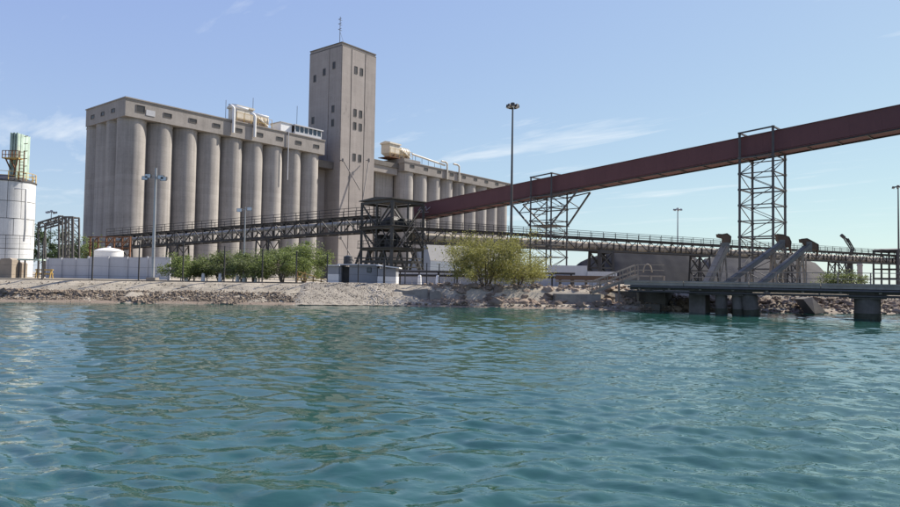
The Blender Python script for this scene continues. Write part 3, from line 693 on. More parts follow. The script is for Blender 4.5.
def trestle(A, B, px, label, m=MT['steel_dark'], wide=2.6, th=.26, span=3.0, group='conveyor trestles'):
    c = on_axis(A, B, px); d = (B-A); d.z = 0; d.normalize(); s = Vector((-d.y, d.x, 0)); top = c.z - .16
    t = thing('trestle', (c.x, c.y, GZ), label, 'trestle', group)
    c0 = Vector((c.x, c.y, 0)); X = lambda a, b, z: c0 + d*a*span/2 + s*b*(wide/2 + (top-z)*.06) + UP*z
    for a in (-1, 1):
        for b in (-1, 1): bar('leg', X(a, b, GZ-.1), X(a, b, top), th, m, t)
    zs = [GZ+.4, (GZ+top)/2, top-.15]
    for z in zs:
        for a in (-1, 1): bar('tie', X(a, -1, z), X(a, 1, z), th*.6, m, t)
        for b in (-1, 1): bar('tie', X(-1, b, z), X(1, b, z), th*.6, m, t)
    for z0, z1 in zip(zs, zs[1:]):
        for b in (-1, 1): bar('brace', X(-1, b, z0), X(1, b, z1), th*.5, m, t); bar('brace', X(1, b, z0), X(-1, b, z1), th*.5, m, t)
        for a in (-1, 1): bar('brace', X(a, -1, z0), X(a, 1, z1), th*.5, m, t)
    return t
trestle(AXL0, AXL1, 178, 'dark steel trestle under inclined conveyor behind the small left shade tree')
trestle(AXL0, AXL1, 268, 'dark steel trestle under inclined conveyor above the shade tree clump')
trestle(AXL0, AXL1, 122, 'dark steel trestle under low end of inclined conveyor by white tank')
trestle(AXR0, AXR1, 601, 'heavy dark trestle under level conveyor in front of dark ore pile', th=.5, span=3.6)
trestle(AXR0, AXR1, 488, 'steel trestle under level conveyor behind the yellow green bush')
trestle(AXR0, AXR1, 700, 'slim steel trestle under level conveyor beside the dusty beige chute', th=.3)
trestle(AXR0, AXR1, 790, 'slim steel trestle under level conveyor behind the grey chutes', th=.3)
trestle(AXR0, AXR1, 837, 'slim steel trestle under level conveyor near the far green shrub', th=.3)
# far transfer house at the right end
c = on_axis(AXR0, AXR1, 893); ft = thing('transfer_tower', (c.x, c.y, GZ), 'far dark steel transfer tower at right end of level conveyor', 'transfer tower')
dR = (AXR1-AXR0).normalized(); sR = Vector((-dR.y, dR.x, 0)); F = lambda a, b, z: Vector((c.x, c.y, 0)) + dR*a + sR*b + UP*z
for a in (-4, 0, 4):
    for b in (-3, 3): bar('column', F(a, b, GZ-.1), F(a, b, zR0+3.6), .35, MT['steel_dark'], ft)
for z in (GZ+2.5, zR0-1.5, zR0+3.4):
    for b in (-3, 3): bar('beam', F(-4, b, z), F(4, b, z), .35, MT['steel_dark'], ft)
    for a in (-4, 4): bar('beam', F(a, -3, z), F(a, 3, z), .35, MT['steel_dark'], ft)
for z0, z1 in ((GZ, GZ+2.5), (GZ+2.5, zR0-1.5)):
    for a in (-4, 0): bar('brace', F(a, -3, z0), F(a+4, -3, z1), .22, MT['steel_dark'], ft); bar('brace', F(a+4, -3, z0), F(a, -3, z1), .22, MT['steel_dark'], ft)
MB().prism([F(-4.4, -3.4, zR0+3.6), F(4.4, -3.4, zR0+3.6), F(4.4, -3.4, zR0+3.8), F(0, -3.4, zR0+4.3), F(-4.4, -3.4, zR0+3.8)], sR*6.8).build('roof', MT['steel_dark'], ft)

# ------------------------------------------------------------------ maroon gallery and its lattice towers
G1 = at(440, 208.3, 112); G2 = at(900, 119.0, 66.6); gd = G2 - G1
GA = G1 - gd*.075; GB = G1 + gd*1.42; gh = Vector((gd.x, gd.y, 0)).normalized(); gs = Vector((-gh.y, gh.x, 0))   # gs points away from the camera
gu = gs.cross(gd.normalized()); gu = gu if gu.z > 0 else -gu
gal = thing('conveyor_gallery', GA, 'long maroon clad conveyor gallery rising to the right on lattice towers', 'conveyor')
HH, HWd = 1.06, 1.4
ng = 34; gdv = (GB-GA)/ng
for k in range(ng):
    o = GA + gdv*k + gdv*.001; e = gdv*.998
    for sd in (-1, 1):
        MB().box(o + gs*(sd*HWd) - gs*.04*sd - gu*HH, e, gs*(.08*sd), gu*(2*HH)).build('side_panel', MT['maroon'], gal)
    MB().prism([o + gs*(-HWd-.12) + gu*(HH+.004), o + gs*(HWd+.12) + gu*(HH+.004), o + gs*(HWd+.12) + gu*(HH+.07), o + gu*(HH+.26), o + gs*(-HWd-.12) + gu*(HH+.07)], e).build('roof_sheet', MT['maroon_roof'], gal)
MB().box(GA - gs*HWd - gu*(HH+.12), GB-GA, gs*2*HWd, gu*.1).build('floor', MT['maroon'], gal)
MB().box(GA + gdv*.02 - gs*(HWd-.05) - gu*(HH-.02), gdv*.05, gs*(2*HWd-.1), gu*(2*HH-.04)).build('end_wall', MT['maroon'], gal)
for sd in (-1, 1): bar('edge_beam', GA + gs*sd*(HWd-.1) - gu*(HH+.24), GB + gs*sd*(HWd-.1) - gu*(HH+.18), .14, MT['steel_dark'], gal, .12)
for k in range(0, ng, 1): bar('cross_beam', GA + gdv*(k+.5) - gs*HWd - gu*(HH+.18), GA + gdv*(k+.5) + gs*HWd - gu*(HH+.18), .12, MT['steel_dark'], gal)
# small painted-out marks near the lower end
def gal_at(px):
    best = min(((abs((lambda q_: PW/2 + FPX*q_.x/-q_.z)(CR.transposed() @ (GA.lerp(GB, k/1000) - EYE)) - px), k/1000) for k in range(1001)))
    return GA.lerp(GB, best[1])
fc_ = gal_at(431) - gs*(HWd+.07)
for (a0, z0, a1, z1) in ((-1.6, -.1, -.9, .45), (-.9, .45, -.6, -.35), (-.6, -.35, .3, .5), (.3, .5, .4, -.2), (.4, -.2, 1.3, .3), (-1.2, -.45, .9, -.5)):
    bar('painted_mark', fc_ + gh*a0 + UP*z0, fc_ + gh*a1 + UP*z1, .07, MT['wall_grey'], gal)
def lattice(px, label, knee):
    c = gal_at(px); hg, hc = 1.8, 1.95; ztop = c.z + 1.5; zg = c.z - HH - .45
    t = thing('lattice_tower', (c.x, c.y, GZ), label, 'lattice tower', 'gallery lattice towers'); m = MT['steel_grey']
    c0 = Vector((c.x, c.y, 0)); X = lambda a, b, z: c0 + gh*a*hg + gs*b*hc + UP*z
    rise = gd.z/Vector((gd.x, gd.y)).length
    for a in (-1, 1):
        for b in (-1, 1):
            bar('leg', X(a, b, GZ-.2), X(a, b, ztop + a*hg*rise), .20, m, t); MB().cbox(X(a, b, GZ-.02), .8, .8, .35, .75).build('footing', MT['concrete_dark'], t)
        bar('portal_beam', X(a, -1.1, ztop+a*hg*rise), X(a, 1.1, ztop+a*hg*rise), .16, m, t)
    for b in (-1, 1): bar('portal_beam', X(-1.1, b, ztop-hg*rise), X(1.1, b, ztop+hg*rise), .16, m, t)
    n = max(4, int(round((zg-GZ)/1.75))); zs = [GZ+.5 + (zg-GZ-.5)*k/n for k in range(n+1)]
    for i, z in enumerate(zs):
        th = .15 if i % 3 == 0 else .11
        for b in (-1, 1): bar('tie', X(-1, b, z), X(1, b, z), th, m, t)
        for a in (-1, 1): bar('tie', X(a, -1, z), X(a, 1, z), th, m, t)
    for i, (z0, z1) in enumerate(zip(zs, zs[1:])):
        for b in (-1, 1): bar('brace', X(-1 if i % 2 else 1, b, z0), X(1 if i % 2 else -1, b, z1), .07, m, t)
        for a in (-1, 1): bar('brace', X(a, -1 if i % 2 else 1, z0), X(a, 1 if i % 2 else -1, z1), .07, m, t)
        for a in (-1, 1):
            for b in (-1, 1): MB().cbox(X(a, b, z1-.12), .30, .30, .24, .75).build('gusset', m, t)
    if knee:
        zk = zg - 4.2
        for b in (-1, 1):
            for s_ in (-1, 1):
                e = X(s_*3.3, b*.8, zg + s_*3.3*hg*rise); bar('knee_brace', X(s_, b, zk), e, .2, m, t)
                mid = X(s_, b, zk).lerp(e, .55); bar('brace', mid, X(s_, b, zg-.3), .11, m, t); bar('brace', mid, X(s_, b, mid.z), .11, m, t)
                bar('tie', X(s_, b, zg), e, .14, m, t)
        MB().box(X(-1.15, -1.15, zk), gh*2.3*hg, gs*2.3*hc, UP*.1).build('platform', MT['steel_dark'], t)
lattice(549, 'lattice tower with spread knee braces under the middle of maroon gallery', True)
lattice(762, 'taller lattice tower without knee braces standing behind the chutes', False)

# ------------------------------------------------------------------ white tank with green elevator head
Yt = 86; tb = gnd(6, Yt); tz = hz(8, 183, Yt); RT = 2.9
tk = thing('steel_bin', tb, 'white steel storage bin of bolted plates carrying a faded green elevator head', 'storage bin')
zz = [GZ, hz(8, 249, Yt), hz(8, 236, Yt), hz(8, 219.5, Yt), hz(8, 202.5, Yt), tz]
for i in range(5):
    n = 12
    for k in range(n):
        a0 = 2*math.pi*(k + .5*(i == 2))/n + .009; a1 = 2*math.pi*(k+1 + .5*(i == 2))/n - .009; m_ = 6
        rr = RT + (.03 if i % 2 else 0) + rng.uniform(-.02, .02)
        vs_ = []
        for q_ in range(m_+1):
            a = a0 + (a1-a0)*q_/m_
            for r_ in (rr, rr-.06):
                for z in (zz[i]+.035, zz[i+1]-.035): vs_.append((tb.x+r_*math.cos(a), tb.y+r_*math.sin(a), z))
        fs_ = []
        for q_ in range(m_):
            b_ = q_*4; fs_ += [(b_, b_+4, b_+5, b_+1), (b_+2, b_+3, b_+7, b_+6), (b_+1, b_+5, b_+7, b_+3), (b_, b_+2, b_+6, b_+4)]
        fs_ += [(0, 1, 3, 2), (m_*4, m_*4+2, m_*4+3, m_*4+1)]
        MB().add(vs_, fs_, False).build('plate', MT['white_plate'], tk)
MB().lathe((tb.x, tb.y, 0), [(RT-.08, GZ-.1), (RT-.08, tz-.02), (RT+.12, tz), (RT+.12, tz+.12), (1.3, tz+.9), (0, tz+.9)], 40).build('shell', MT['steel_grey'], tk)
# green head house: ribbed sheets
hx0, hx1 = gnd(4.6, Yt-1.2).x, gnd(24.6, Yt+1.2).x; htop = hz(18, 134.5, Yt); hc_ = Vector(((hx0+hx1)/2, Yt, 0)); hw = (hx1-hx0)
hd = tk
for k in range(6):
    x0 = hx0 + hw*k/6; MB().box((x0+.01, Yt-1.2 - (.07 if k % 2 else 0), tz+.3), (hw/6-.02, 0, 0), (0, .1, 0), (0, 0, htop-tz-.3 - (.1 if k % 3 == 1 else 0))).build('sheet', MT['green_sheet'], hd)
    MB().box((x0+.01, Yt+1.2, tz+.3), (hw/6-.02, 0, 0), (0, .1, 0), (0, 0, htop-tz-.3)).build('sheet', MT['green_sheet'], hd)
for x in (hx0, hx1-.1):
    for k in range(5): MB().box((x, Yt-1.1+k*.46, tz+.3), (.1 + (.05 if k % 2 else 0), 0, 0), (0, .44, 0), (0, 0, htop-tz-.35)).build('sheet', MT['green_sheet'], hd)
MB().box((hx0+.1, Yt-1.0, tz+.2), (hw-.2, 0, 0), (0, 2.1, 0), (0, 0, htop-tz-.3)).build('core', MT['steel_grey'], hd)
for x in (hx0+hw*.38, hx0+hw*.66): bar('elevator_leg', (x, Yt-1.32, tz+2.4), (x, Yt-1.32, htop-.1), .14, MT['green_sheet'], hd)
zp = hz(18, 161.5, Yt)
MB().box((hx0-.2, Yt-2.3, zp), (hw+1.0, 0, 0), (0, 1.0, 0), (0, 0, .14)).build('platform', MT['yellow'], hd)
for rr in (.5, 1.0): bar('handrail', (hx0-.2, Yt-2.25, zp+rr), (hx1+.8, Yt-2.25, zp+rr), .08, MT['rust'], hd)
for k in range(6): bar('handrail_post', (hx0-.2+k*(hw+1)/5, Yt-2.25, zp), (hx0-.2+k*(hw+1)/5, Yt-2.25, zp+1.0), .08, MT['rust'], hd)
for x in (hx0+.2, hx1-.2): bar('bracket', (x, Yt-2.2, zp), (x, Yt-1.2, zp-1.2), .12, MT['rust'], hd)
bar('bracket', (hx1+.7, Yt-2.2, zp), (hx1-.3, Yt-1.4, zp-2.2), .14, MT['rust'], hd)
lx = hx1 + .55
for dx in (0, .55): bar('ladder_rail', (lx+dx, Yt-1.6, tz+.1), (lx+dx, Yt-1.6, hz(35, 153, Yt)), .09, MT['rust'], hd)
for k in range(14):
    z = tz+.4 + k*.42
    if z < hz(35, 153, Yt): bar('ladder_rung', (lx, Yt-1.6, z), (lx+.55, Yt-1.6, z), .06, MT['rust'], hd)
for k in range(6): bar('cage_hoop', (lx+.5, Yt-1.6, tz+1.0+k*.95), (lx+1.15, Yt-1.9, tz+1.0+k*.95), .07, MT['rust'], hd)
for k in range(18):
    a = 2*math.pi*k/18; a2 = 2*math.pi*(k+1)/18; p, p2 = [Vector((tb.x+RT*math.cos(x), tb.y+RT*math.sin(x), tz+.1)) for x in (a, a2)]
    bar('handrail_post', p, p + UP*1.1, .07, MT['yellow'], tk)
    for rr in (.6, 1.1): bar('handrail', p+UP*rr, p2+UP*rr, .06, MT['yellow'], tk)
MB().tube([Vector((tb.x+RT*.8, Yt-2.6, tz-1)), Vector((tb.x+RT+.45, Yt-1.9, tz-1.0)), Vector((tb.x+RT+.5, Yt-1.9, GZ+6.0)), Vector((tb.x+RT+.35, Yt-1.8, GZ+4.5))], .11, 8).build('downpipe', MT['pole'], tk)

# portal truss beside the bin
pt = thing('pipe_bridge', gnd(60, 97), 'grey lattice pipe bridge frame beside the white storage bin', 'pipe bridge')
Yp = 97; m = MT['steel_grey']
def pb(px, py, dy=0): p = at(px, py, Yp); return Vector((p.x, p.y+dy, p.z))
for dy in (0, 1.6):
    bar('chord', pb(38, 223, dy), pb(61, 216, dy), .22, m, pt); bar('chord', pb(38, 228, dy), pb(61, 221.5, dy), .22, m, pt)
    for k in range(6): a, b_ = k/6, (k+1)/6; bar('diagonal', pb(38+23*a, 223-7*a if k % 2 else 228-6.5*a, dy), pb(38+23*b_, 228-6.5*b_ if k % 2 else 223-7*b_, dy), .12, m, pt)
    for px in (59, 62.5, 66, 73): 
        g_ = gnd(px, Yp); top = pb(px, 215.5 if px < 64 else 217, dy); bar('leg', (g_.x, Yp+dy, GZ-.1), top, .2, m, pt)
    g_ = gnd(38.5, Yp); bar('leg', (g_.x, Yp+dy, GZ-.1), pb(38.5, 223, dy), .2, m, pt)
    for y0 in range(220, 262, 7):
        bar('diagonal', pb(66, y0, dy), pb(73, y0+7, dy), .10, m, pt); bar('tie', pb(66, y0, dy), pb(73, y0, dy), .10, m, pt)
    bar('chord', pb(62, 217, dy), pb(73.2, 217, dy), .22, m, pt)
for px, py in ((38, 223), (45, 221), (52, 219), (60, 216.5), (66, 217), (73, 217)): bar('tie', pb(px, py), pb(px, py, 1.6), .12, m, pt)

# small clutter at the foot of the bin
for px, py, Y, sx, sy, lab in ((5, 258, 74, 1.4, 1.2, 'beige concrete block at foot of the white bin, larger of two'), (17, 262, 75, 1.0, 1.0, 'beige concrete block beside the green work table')):
    g_ = gnd(px, Y); h_ = hz(px, py, Y) - GZ; o = MB().prism([g_ + Vector((-sx/2, 0, 0)), g_ + Vector((sx/2, 0, 0)), g_ + Vector((sx/2, 0, h_*.92)), g_ + Vector((sx*.3, 0, h_)), g_ + Vector((-sx*.4, 0, h_*.97)), g_ + Vector((-sx/2, 0, h_*.8))], (0, sy, 0)).build('concrete_block', MT['beige_steel']); tag(o, lab, 'block')
g_ = gnd(31, 74); tb_ = thing('work_table', g_, 'weathered green steel table between white bin and grey wall', 'table'); hz_ = hz(31, 259, 74)
MB().cbox((g_.x, g_.y, hz_-.16), 2.4, 1.2, .16).build('table_top', MT['green_sheet'], tb_)
for a in (-1, 1):
    for b_ in (-1, 1): bar('leg', (g_.x+a*1.05, g_.y+b_*.5, GZ-.02), (g_.x+a*1.05, g_.y+b_*.5, hz_-.15), .12, MT['steel_dark'], tb_)
g_ = gnd(44, 76); o = thing('barrier', g_, 'faded yellow barrier trestle in front of the pale grey wall', 'barrier')
for z in (.5, .95): bar('rail', g_ + Vector((-1, 0, z)), g_ + Vector((1, 0, z)), .14, MT['yellow'], o)
for a in (-.8, .8): bar('leg', g_ + Vector((a, -.3, 0)), g_ + Vector((a, 0, 1.05)), .1, MT['yellow'], o); bar('leg', g_ + Vector((a, .3, 0)), g_ + Vector((a, 0, 1.05)), .1, MT['yellow'], o)

# ------------------------------------------------------------------ pale wall, white tank, rusty platform
wl = thing('boundary_wall', gnd(110, 80), 'pale grey panel wall in front of the small white tank', 'wall')
xs_ = [47, 61, 75, 88, 108, 127, 147, 170]
for a, b_ in zip(xs_, xs_[1:]):
    A_, B_ = gnd(a, 80), gnd(b_, 80); zt_ = hz((a+b_)/2, 257.2 + (1.2 if a < 88 else 0), 80) + rng.uniform(-.05, .05)
    MB().box((A_.x+.02, 80 + rng.uniform(-.03, .03), GZ-.1), (B_.x-A_.x-.04, 0, 0), (0, .16, 0), (0, 0, zt_-GZ+.1)).build('wall_panel', MT['wall_grey'], wl)
    bar('post', (A_.x, 79.93, GZ-.1), (A_.x, 79.93, zt_+.06), .16, MT['wall_grey'], wl)
c = gnd(108, 92); zt_ = hz(108, 251, 92); r_ = (gnd(121.5, 92).x - gnd(95, 92).x)/2
wt = thing('water_tank', c, 'small white domed cylindrical tank behind the pale wall', 'tank')
MB().lathe((c.x, c.y, 0), [(r_, GZ-.05), (r_, zt_-.1), (r_+.05, zt_-.08), (r_+.05, zt_)], 32).build('shell', MT['white'], wt)
MB().lathe((c.x, c.y, 0), [(r_+.04, zt_), (r_*.7, zt_+.28), (r_*.3, zt_+.42), (0, zt_+.46)], 32).build('dome', MT['white'], wt)
MB().lathe((c.x, c.y, 0), [(.22, zt_+.4), (.22, zt_+.62), (0, zt_+.64)], 12).build('hatch', MT['white'], wt)
rp = thing('rusty_platform', gnd(110, 104), 'rusty orange steel platform frame behind the small white tank', 'platform')
for py in (237, 242, 248): 
    bar('beam', at(88, py, 104), at(130, py, 104), .16, MT['rust'], rp); bar('beam', at(88, py, 107), at(130, py, 107), .16, MT['rust'], rp)
for px in (89, 97, 105, 113, 121, 129):
    for Y in (104, 107): g_ = gnd(px, Y); bar('post', (g_.x, Y, GZ-.1), (g_.x, Y, hz(px, 236.5, Y)), .2, MT['rust'], rp)
for px in (89, 105, 121): bar('brace', at(px, 248, 104), at(px+8, 238, 104), .14, MT['rust'], rp)

# ------------------------------------------------------------------ trees
def tree(name, base, height, spread, leaf_m, label, n_leaf=5000, seed=0, leaf=.16, group=None, trunk=.10, stems=4, low=.13, flat=.8):
    r = random.Random(seed); t = thing(name, base, label, 'tree' if 'bush' not in name and 'shrub' not in name else 'bush', group)
    tb = MB(); tips = []
    for s in range(stems):
        a = 2*math.pi*(s + r.random()*.6)/stems; lean = r.uniform(.1, .3)*spread
        p0 = base + Vector((.12*math.cos(a), .12*math.sin(a), -.1)); p1 = base + Vector((lean*.45*math.cos(a), lean*.45*math.sin(a), height*low*r.uniform(.7, 1.0))); p2 = base + Vector((lean*math.cos(a), lean*math.sin(a), height*r.uniform(.5, .66)))
        tb.tube([p0, p1, p2], [trunk, trunk*.75, trunk*.45], 7)
        for k in range(6):
            b_ = a + r.uniform(-1.5, 1.5); st_ = p1.lerp(p2, r.random()); d = r.uniform(.4, .95)*spread
            e = Vector((base.x + d*math.cos(b_), base.y + d*math.sin(b_), base.z + height*(low + (1-low)*r.uniform(.15, .9)*math.sqrt(max(.05, 1-(d/spread)**2*.8)))))
            mid = st_.lerp(e, .5) + Vector((0, 0, .12*height*r.random())); tb.tube([st_, mid, e], [trunk*.4, trunk*.25, trunk*.1], 5); tips += [e, mid.lerp(e, .5), e + Vector((r.gauss(0, .2), r.gauss(0, .2), .05*height))*1]
            for _ in range(2):
                f_ = e + Vector((r.gauss(0, .18)*spread, r.gauss(0, .18)*spread, r.gauss(0, .10)*height)); tb.tube([mid.lerp(e, .6), f_], [trunk*.15, trunk*.05], 4); tips.append(f_)
    tips.append(base + Vector((0, 0, height*.86)))
    tb.build('trunk', MT['bark'], t)
    V, F = [], []
    cl = [(p, r.choice([.35, .5, .65, .8, 1.1])) for p in tips if r.random() > .15]
    for _ in range(n_leaf):
        p, s = r.choice(cl); sg = s*spread*.15
        c = p + Vector((r.gauss(0, sg), r.gauss(0, sg), r.gauss(0, sg*flat)))
        if c.z < base.z + height*low*.55: continue
        if c.z > base.z + height*1.04: c.z = base.z + height*(1.04 - .2*r.random())
        n_ = Vector((r.gauss(0, 1), r.gauss(0, 1), r.gauss(0, 1) + .5)).normalized(); u = n_.orthogonal().normalized(); u = (Matrix.Rotation(r.random()*6.28, 3, n_) @ u); v_ = n_.cross(u); l = leaf*r.uniform(.6, 1.4)
        i = len(V); V += [c - u*l*.5, c + v_*l*.28, c + u*l*.5, c - v_*l*.28]; F.append((i, i+1, i+2, i+3))
    MB().add(V, F).build('crown', leaf_m, t); return t
G_T = 'shade trees behind the shore fence'
tree('shade_tree', gnd(187, 73), 3.0, 2.7, MT['leaf_bright'], 'lowest rounded green tree next to the pale grey wall', 12000, 1, .17, G_T)
tree('shade_tree', gnd(220, 74), 3.4, 3.0, MT['leaf'], 'dark green tree above the white bollards', 13000, 2, .17, G_T)
tree('shade_tree', gnd(254, 72), 3.5, 3.3, MT['leaf'], 'broad green tree with several bare slim trunks showing below', 13000, 3, .17, G_T, low=.24)
tree('shade_tree', gnd(282, 71), 3.4, 3.1, MT['leaf_bright'], 'light green tree beside the rusty handrail', 13000, 4, .17, G_T)
tree('shade_tree', gnd(304, 75), 4.5, 3.1, MT['leaf_bright'], 'tallest green tree beside the blue grey cabin', 13000, 5, .18, G_T)
tree('mesquite_bush', gnd(486, 66.2), 5.3, 4.6, MT['leaf_yellow'], 'large feathery yellow green bush on the boulder shore', 28000, 6, .14, None, trunk=.1, stems=6, low=.08, flat=.8)
tree('mesquite_bush', gnd(517, 65.8), 3.7, 3.8, MT['leaf_yellow'], 'smaller olive bush joined to right of the large feathery bush', 10000, 7, .14, None, trunk=.08, stems=5, low=.12)
tree('broad_tree', gnd(50, 110), 8.2, 4.0, MT['leaf_dark'], 'dark green tree behind the grey pipe bridge', 9000, 8, .3, None, low=.25)
tree('broad_tree', gnd(84, 118), 7.6, 3.6, MT['leaf_bright'], 'light green tree at corner of the nearer silos', 5000, 9, .3, None, low=.2)
tree('far_shrub', gnd(842, 150), 4.0, 4.6, MT['leaf'], 'far green shrub at foot of the tan ore pile', 4000, 10, .35, None, low=.05)

# ------------------------------------------------------------------ cabins, walls and yard on the quay
Yc = 67.5
gc = thing('guard_cabin', gnd(358, Yc), 'blue grey flat roofed cabin with dark doorway and small window', 'cabin')
za = hz(358, 265.3, Yc); x0, x1 = gnd(339, Yc).x, gnd(377, Yc).x; xd0, xd1 = gnd(341, Yc).x, gnd(349, Yc).x
mb_ = MB().box((xd1, Yc, GZ-.1), (x1-xd1, 0, 0), (0, 3.2, 0), (0, 0, za-GZ+.1)).build('wall', MT['cabin_blue'], gc)
MB().box((x0, Yc, GZ-.1), (xd0-x0, 0, 0), (0, 3.2, 0), (0, 0, za-GZ+.1)).build('wall', MT['cabin_blue'], gc)
MB().box((xd0, Yc+.7, GZ-.1), (xd1-xd0, 0, 0), (0, .1, 0), (0, 0, za-GZ-.05)).build('doorway_shade', MT['black_plastic'], gc)  # black sheet stands in for the dark inside the doorway
MB().box((x0-.15, Yc-.25, za+.003), (x1-x0+.3, 0, 0), (0, 3.7, 0), (0, 0, .12)).build('roof', MT['wall_grey'], gc)
xw = gnd(369, Yc).x; wz = hz(369, 272.5, Yc)
MB().box((xw-.22, Yc-.05, wz), (.44, 0, 0), (0, .04, 0), (0, 0, .5)).build('window', MT['steel_dark'], gc)
MB().box((xw-.16, Yc-.07, wz+.06), (.32, 0, 0), (0, .015, 0), (0, 0, .38)).build('pane', MT['pane'], gc)
an = thing('annex', gnd(387, 66.6), 'annex with white lower wall at right end of the cabin', 'shed')
xa, xb = gnd(377.3, 66.6).x, gnd(396, 66.6).x; zA = hz(387, 268.5, 66.6); zm = hz(387, 276.5, 66.6)
MB().box((xa, 66.6, GZ-.1), (xb-xa, 0, 0), (0, 3.4, 0), (0, 0, zm-GZ+.1)).build('lower_wall', MT['white'], an); MB().box((xa+.02, 66.62, zm+.002), (xb-xa-.04, 0, 0), (0, 3.34, 0), (0, 0, zA-zm)).build('upper_wall', MT['cabin_blue'], an)  # annex walls: white below, blue grey above
MB().hexa([(xa-.1, 66.4, zA+.25), (xb+.3, 66.4, zA+.02), (xb+.3, 70.2, zA+.02), (xa-.1, 70.2, zA+.25), (xa-.1, 66.4, zA+.36), (xb+.3, 66.4, zA+.13), (xb+.3, 70.2, zA+.13), (xa-.1, 70.2, zA+.36)]).build('roof', MT['white'], an)
wh = thing('white_hut', gnd(333, 67), 'narrow white hut at left end of the cabin', 'shed'); xa, xb = gnd(327.5, 67).x, gnd(338.5, 67).x
zm = hz(333, 274, 67); zA = hz(333, 265.8, 67)
MB().box((xa, 67, GZ-.1), (xb-xa, 0, 0), (0, 3, 0), (0, 0, zm-GZ+.1)).build('lower_wall', MT['white'], wh); MB().box((xa+.02, 67.02, zm+.002), (xb-xa-.04, 0, 0), (0, 2.96, 0), (0, 0, zA-zm)).build('upper_wall', MT['cabin_blue'], wh); MB().box((xa-.12, 66.8, zA+.004), (xb-xa+.2, 0, 0), (0, 3.4, 0), (0, 0, .1)).build('roof', MT['white'], wh)
c = gnd(347.5, 69); rb = thing('rooftop_barrel', (c.x, c.y, za+.12), 'black plastic water barrel on the cabin roof', 'water tank')
zb0 = za+.125; hb_ = hz(347.5, 255.5, 69) - zb0
MB().lathe((c.x, c.y, 0), [(0, zb0), (.44, zb0), (.47, zb0+.1), (.45, zb0+hb_*.3), (.48, zb0+hb_*.33), (.45, zb0+hb_*.36), (.45, zb0+hb_*.62), (.48, zb0+hb_*.65), (.45, zb0+hb_*.68), (.44, zb0+hb_*.88), (.2, zb0+hb_*.96)], 24).build('body', MT['black_plastic'], rb)
MB().lathe((c.x, c.y, 0), [(.24, zb0+hb_*.94), (.24, zb0+hb_), (0, zb0+hb_+.01)], 16).build('lid', MT['wall_grey'], rb)
# yard wall and pipes behind the fence
yw = thing('yard_wall', gnd(430, 74), 'long grey yard wall behind the horizontal pipes', 'wall')
xs_ = list(range(396, 580, 16))
for a, b_ in zip(xs_, xs_[1:]):
    A_, B_ = gnd(a, 74), gnd(b_, 74); MB().box((A_.x+.015, 74+rng.uniform(-.02, .02), GZ-.1), (B_.x-A_.x-.03, 0, 0), (0, .2, 0), (0, 0, hz(a, 270.5+(a-396)*.02, 74)-GZ+.1)).build('wall_panel', MT['wall_grey'], yw)
pr = thing('pipe_rack', gnd(430, 72), 'pair of dark horizontal pipes on posts in front of the yard wall', 'pipe')
for py in (271.0, 275.0): MB().tube([at(396, py, 71.5), at(575, py+2.6, 71.5)], .13, 8).build('pipe', MT['steel_dark'], pr)
for px in range(400, 575, 19): g_ = gnd(px, 71.7); bar('post', g_-UP*.05, (g_.x, 71.7, hz(px, 270.5+(px-396)*.015, 71.7)), .14, MT['steel_dark'], pr)
for k, px in enumerate((186, 203, 220, 237.5, 244, 255.2, 419.5, 437.5)):
    Y = 72 if px < 300 else 69.5; g_ = gnd(px, Y); h_ = .85 if px < 300 else 1.0
    o = MB().lathe((g_.x, g_.y, 0), [(.24, GZ-.02), (.21, GZ+.12), (.17, GZ+h_*.9), (.11, GZ+h_), (0, GZ+h_+.01)], 12).build('bollard', MT['white']); tag(o, 'short white concrete bollard beneath the shade trees' if px < 300 else 'short white bollard in front of the dark horizontal pipes', 'bollard', 'white bollards under the trees' if px < 300 else 'white bollards by the pipes')
rl = thing('low_railing', gnd(220, 74.5), 'low grey railing behind the white bollards', 'railing')
for py in (271.5, 274.0): bar('rail', at(166, py-.8, 74.5), at(262, py+.8, 74.5), .12, MT['wall_grey'], rl)
for px in range(168, 262, 13): g_ = gnd(px, 74.5); bar('post', g_-UP*.05, (g_.x, 74.5, hz(px, 271.3, 74.5)), .12, MT['wall_grey'], rl)
hr = thing('rusty_handrail', gnd(310, 66.8), 'rusty yellow handrails of a ramp under the trees', 'handrail')
for (a, b_) in (((296, 276), (328, 283)), ((298, 271.5), (326, 280)), ((305, 272), (296, 281)), ((296, 280), (316, 281))): bar('rail', at(*a, 66.8), at(*b_, 66.8), .09, MT['yellow'], hr)
for px, py in ((297, 272), (305, 273), (313, 276), (321, 279), (327, 281)): g_ = gnd(px, 66.8); bar('post', g_-UP*.05, (g_.x, 66.8, hz(px, py, 66.8)), .09, MT['rust'], hr)

# warehouse beyond the transfer tower
Yw = 142; wh = thing('warehouse', gnd(447, Yw+8), 'blue grey warehouse with pale roof under the level conveyor', 'warehouse')
pts = [at(414, 246, Yw), at(434, 243.5, Yw)]; xa, xm, xb = gnd(408, Yw).x, gnd(430, Yw).x, gnd(520, Yw+25).x; zr = hz(434, 243.5, Yw); ze = hz(434, 261, Yw)
MB().prism([(xa, Yw, GZ-.1), (xm, Yw, GZ-.1), (xm, Yw, ze), ((xa+xm)/2+1.4, Yw, zr), (xa, Yw, ze)], (1.0, 3, 0)).build('end_wall', MT['warehouse'], wh)
e1 = Vector((xm, Yw, ze)); e2 = Vector((xb, Yw+22, ze)); r1 = Vector(((xa+xm)/2+1.4, Yw, zr)); r2 = r1 + (e2-e1)
MB().hexa([e1, e2, r2, r1, e1+UP*.15, e2+UP*.15, r2+UP*.15, r1+UP*.15]).build('roof', MT['warehouse_roof'], wh)
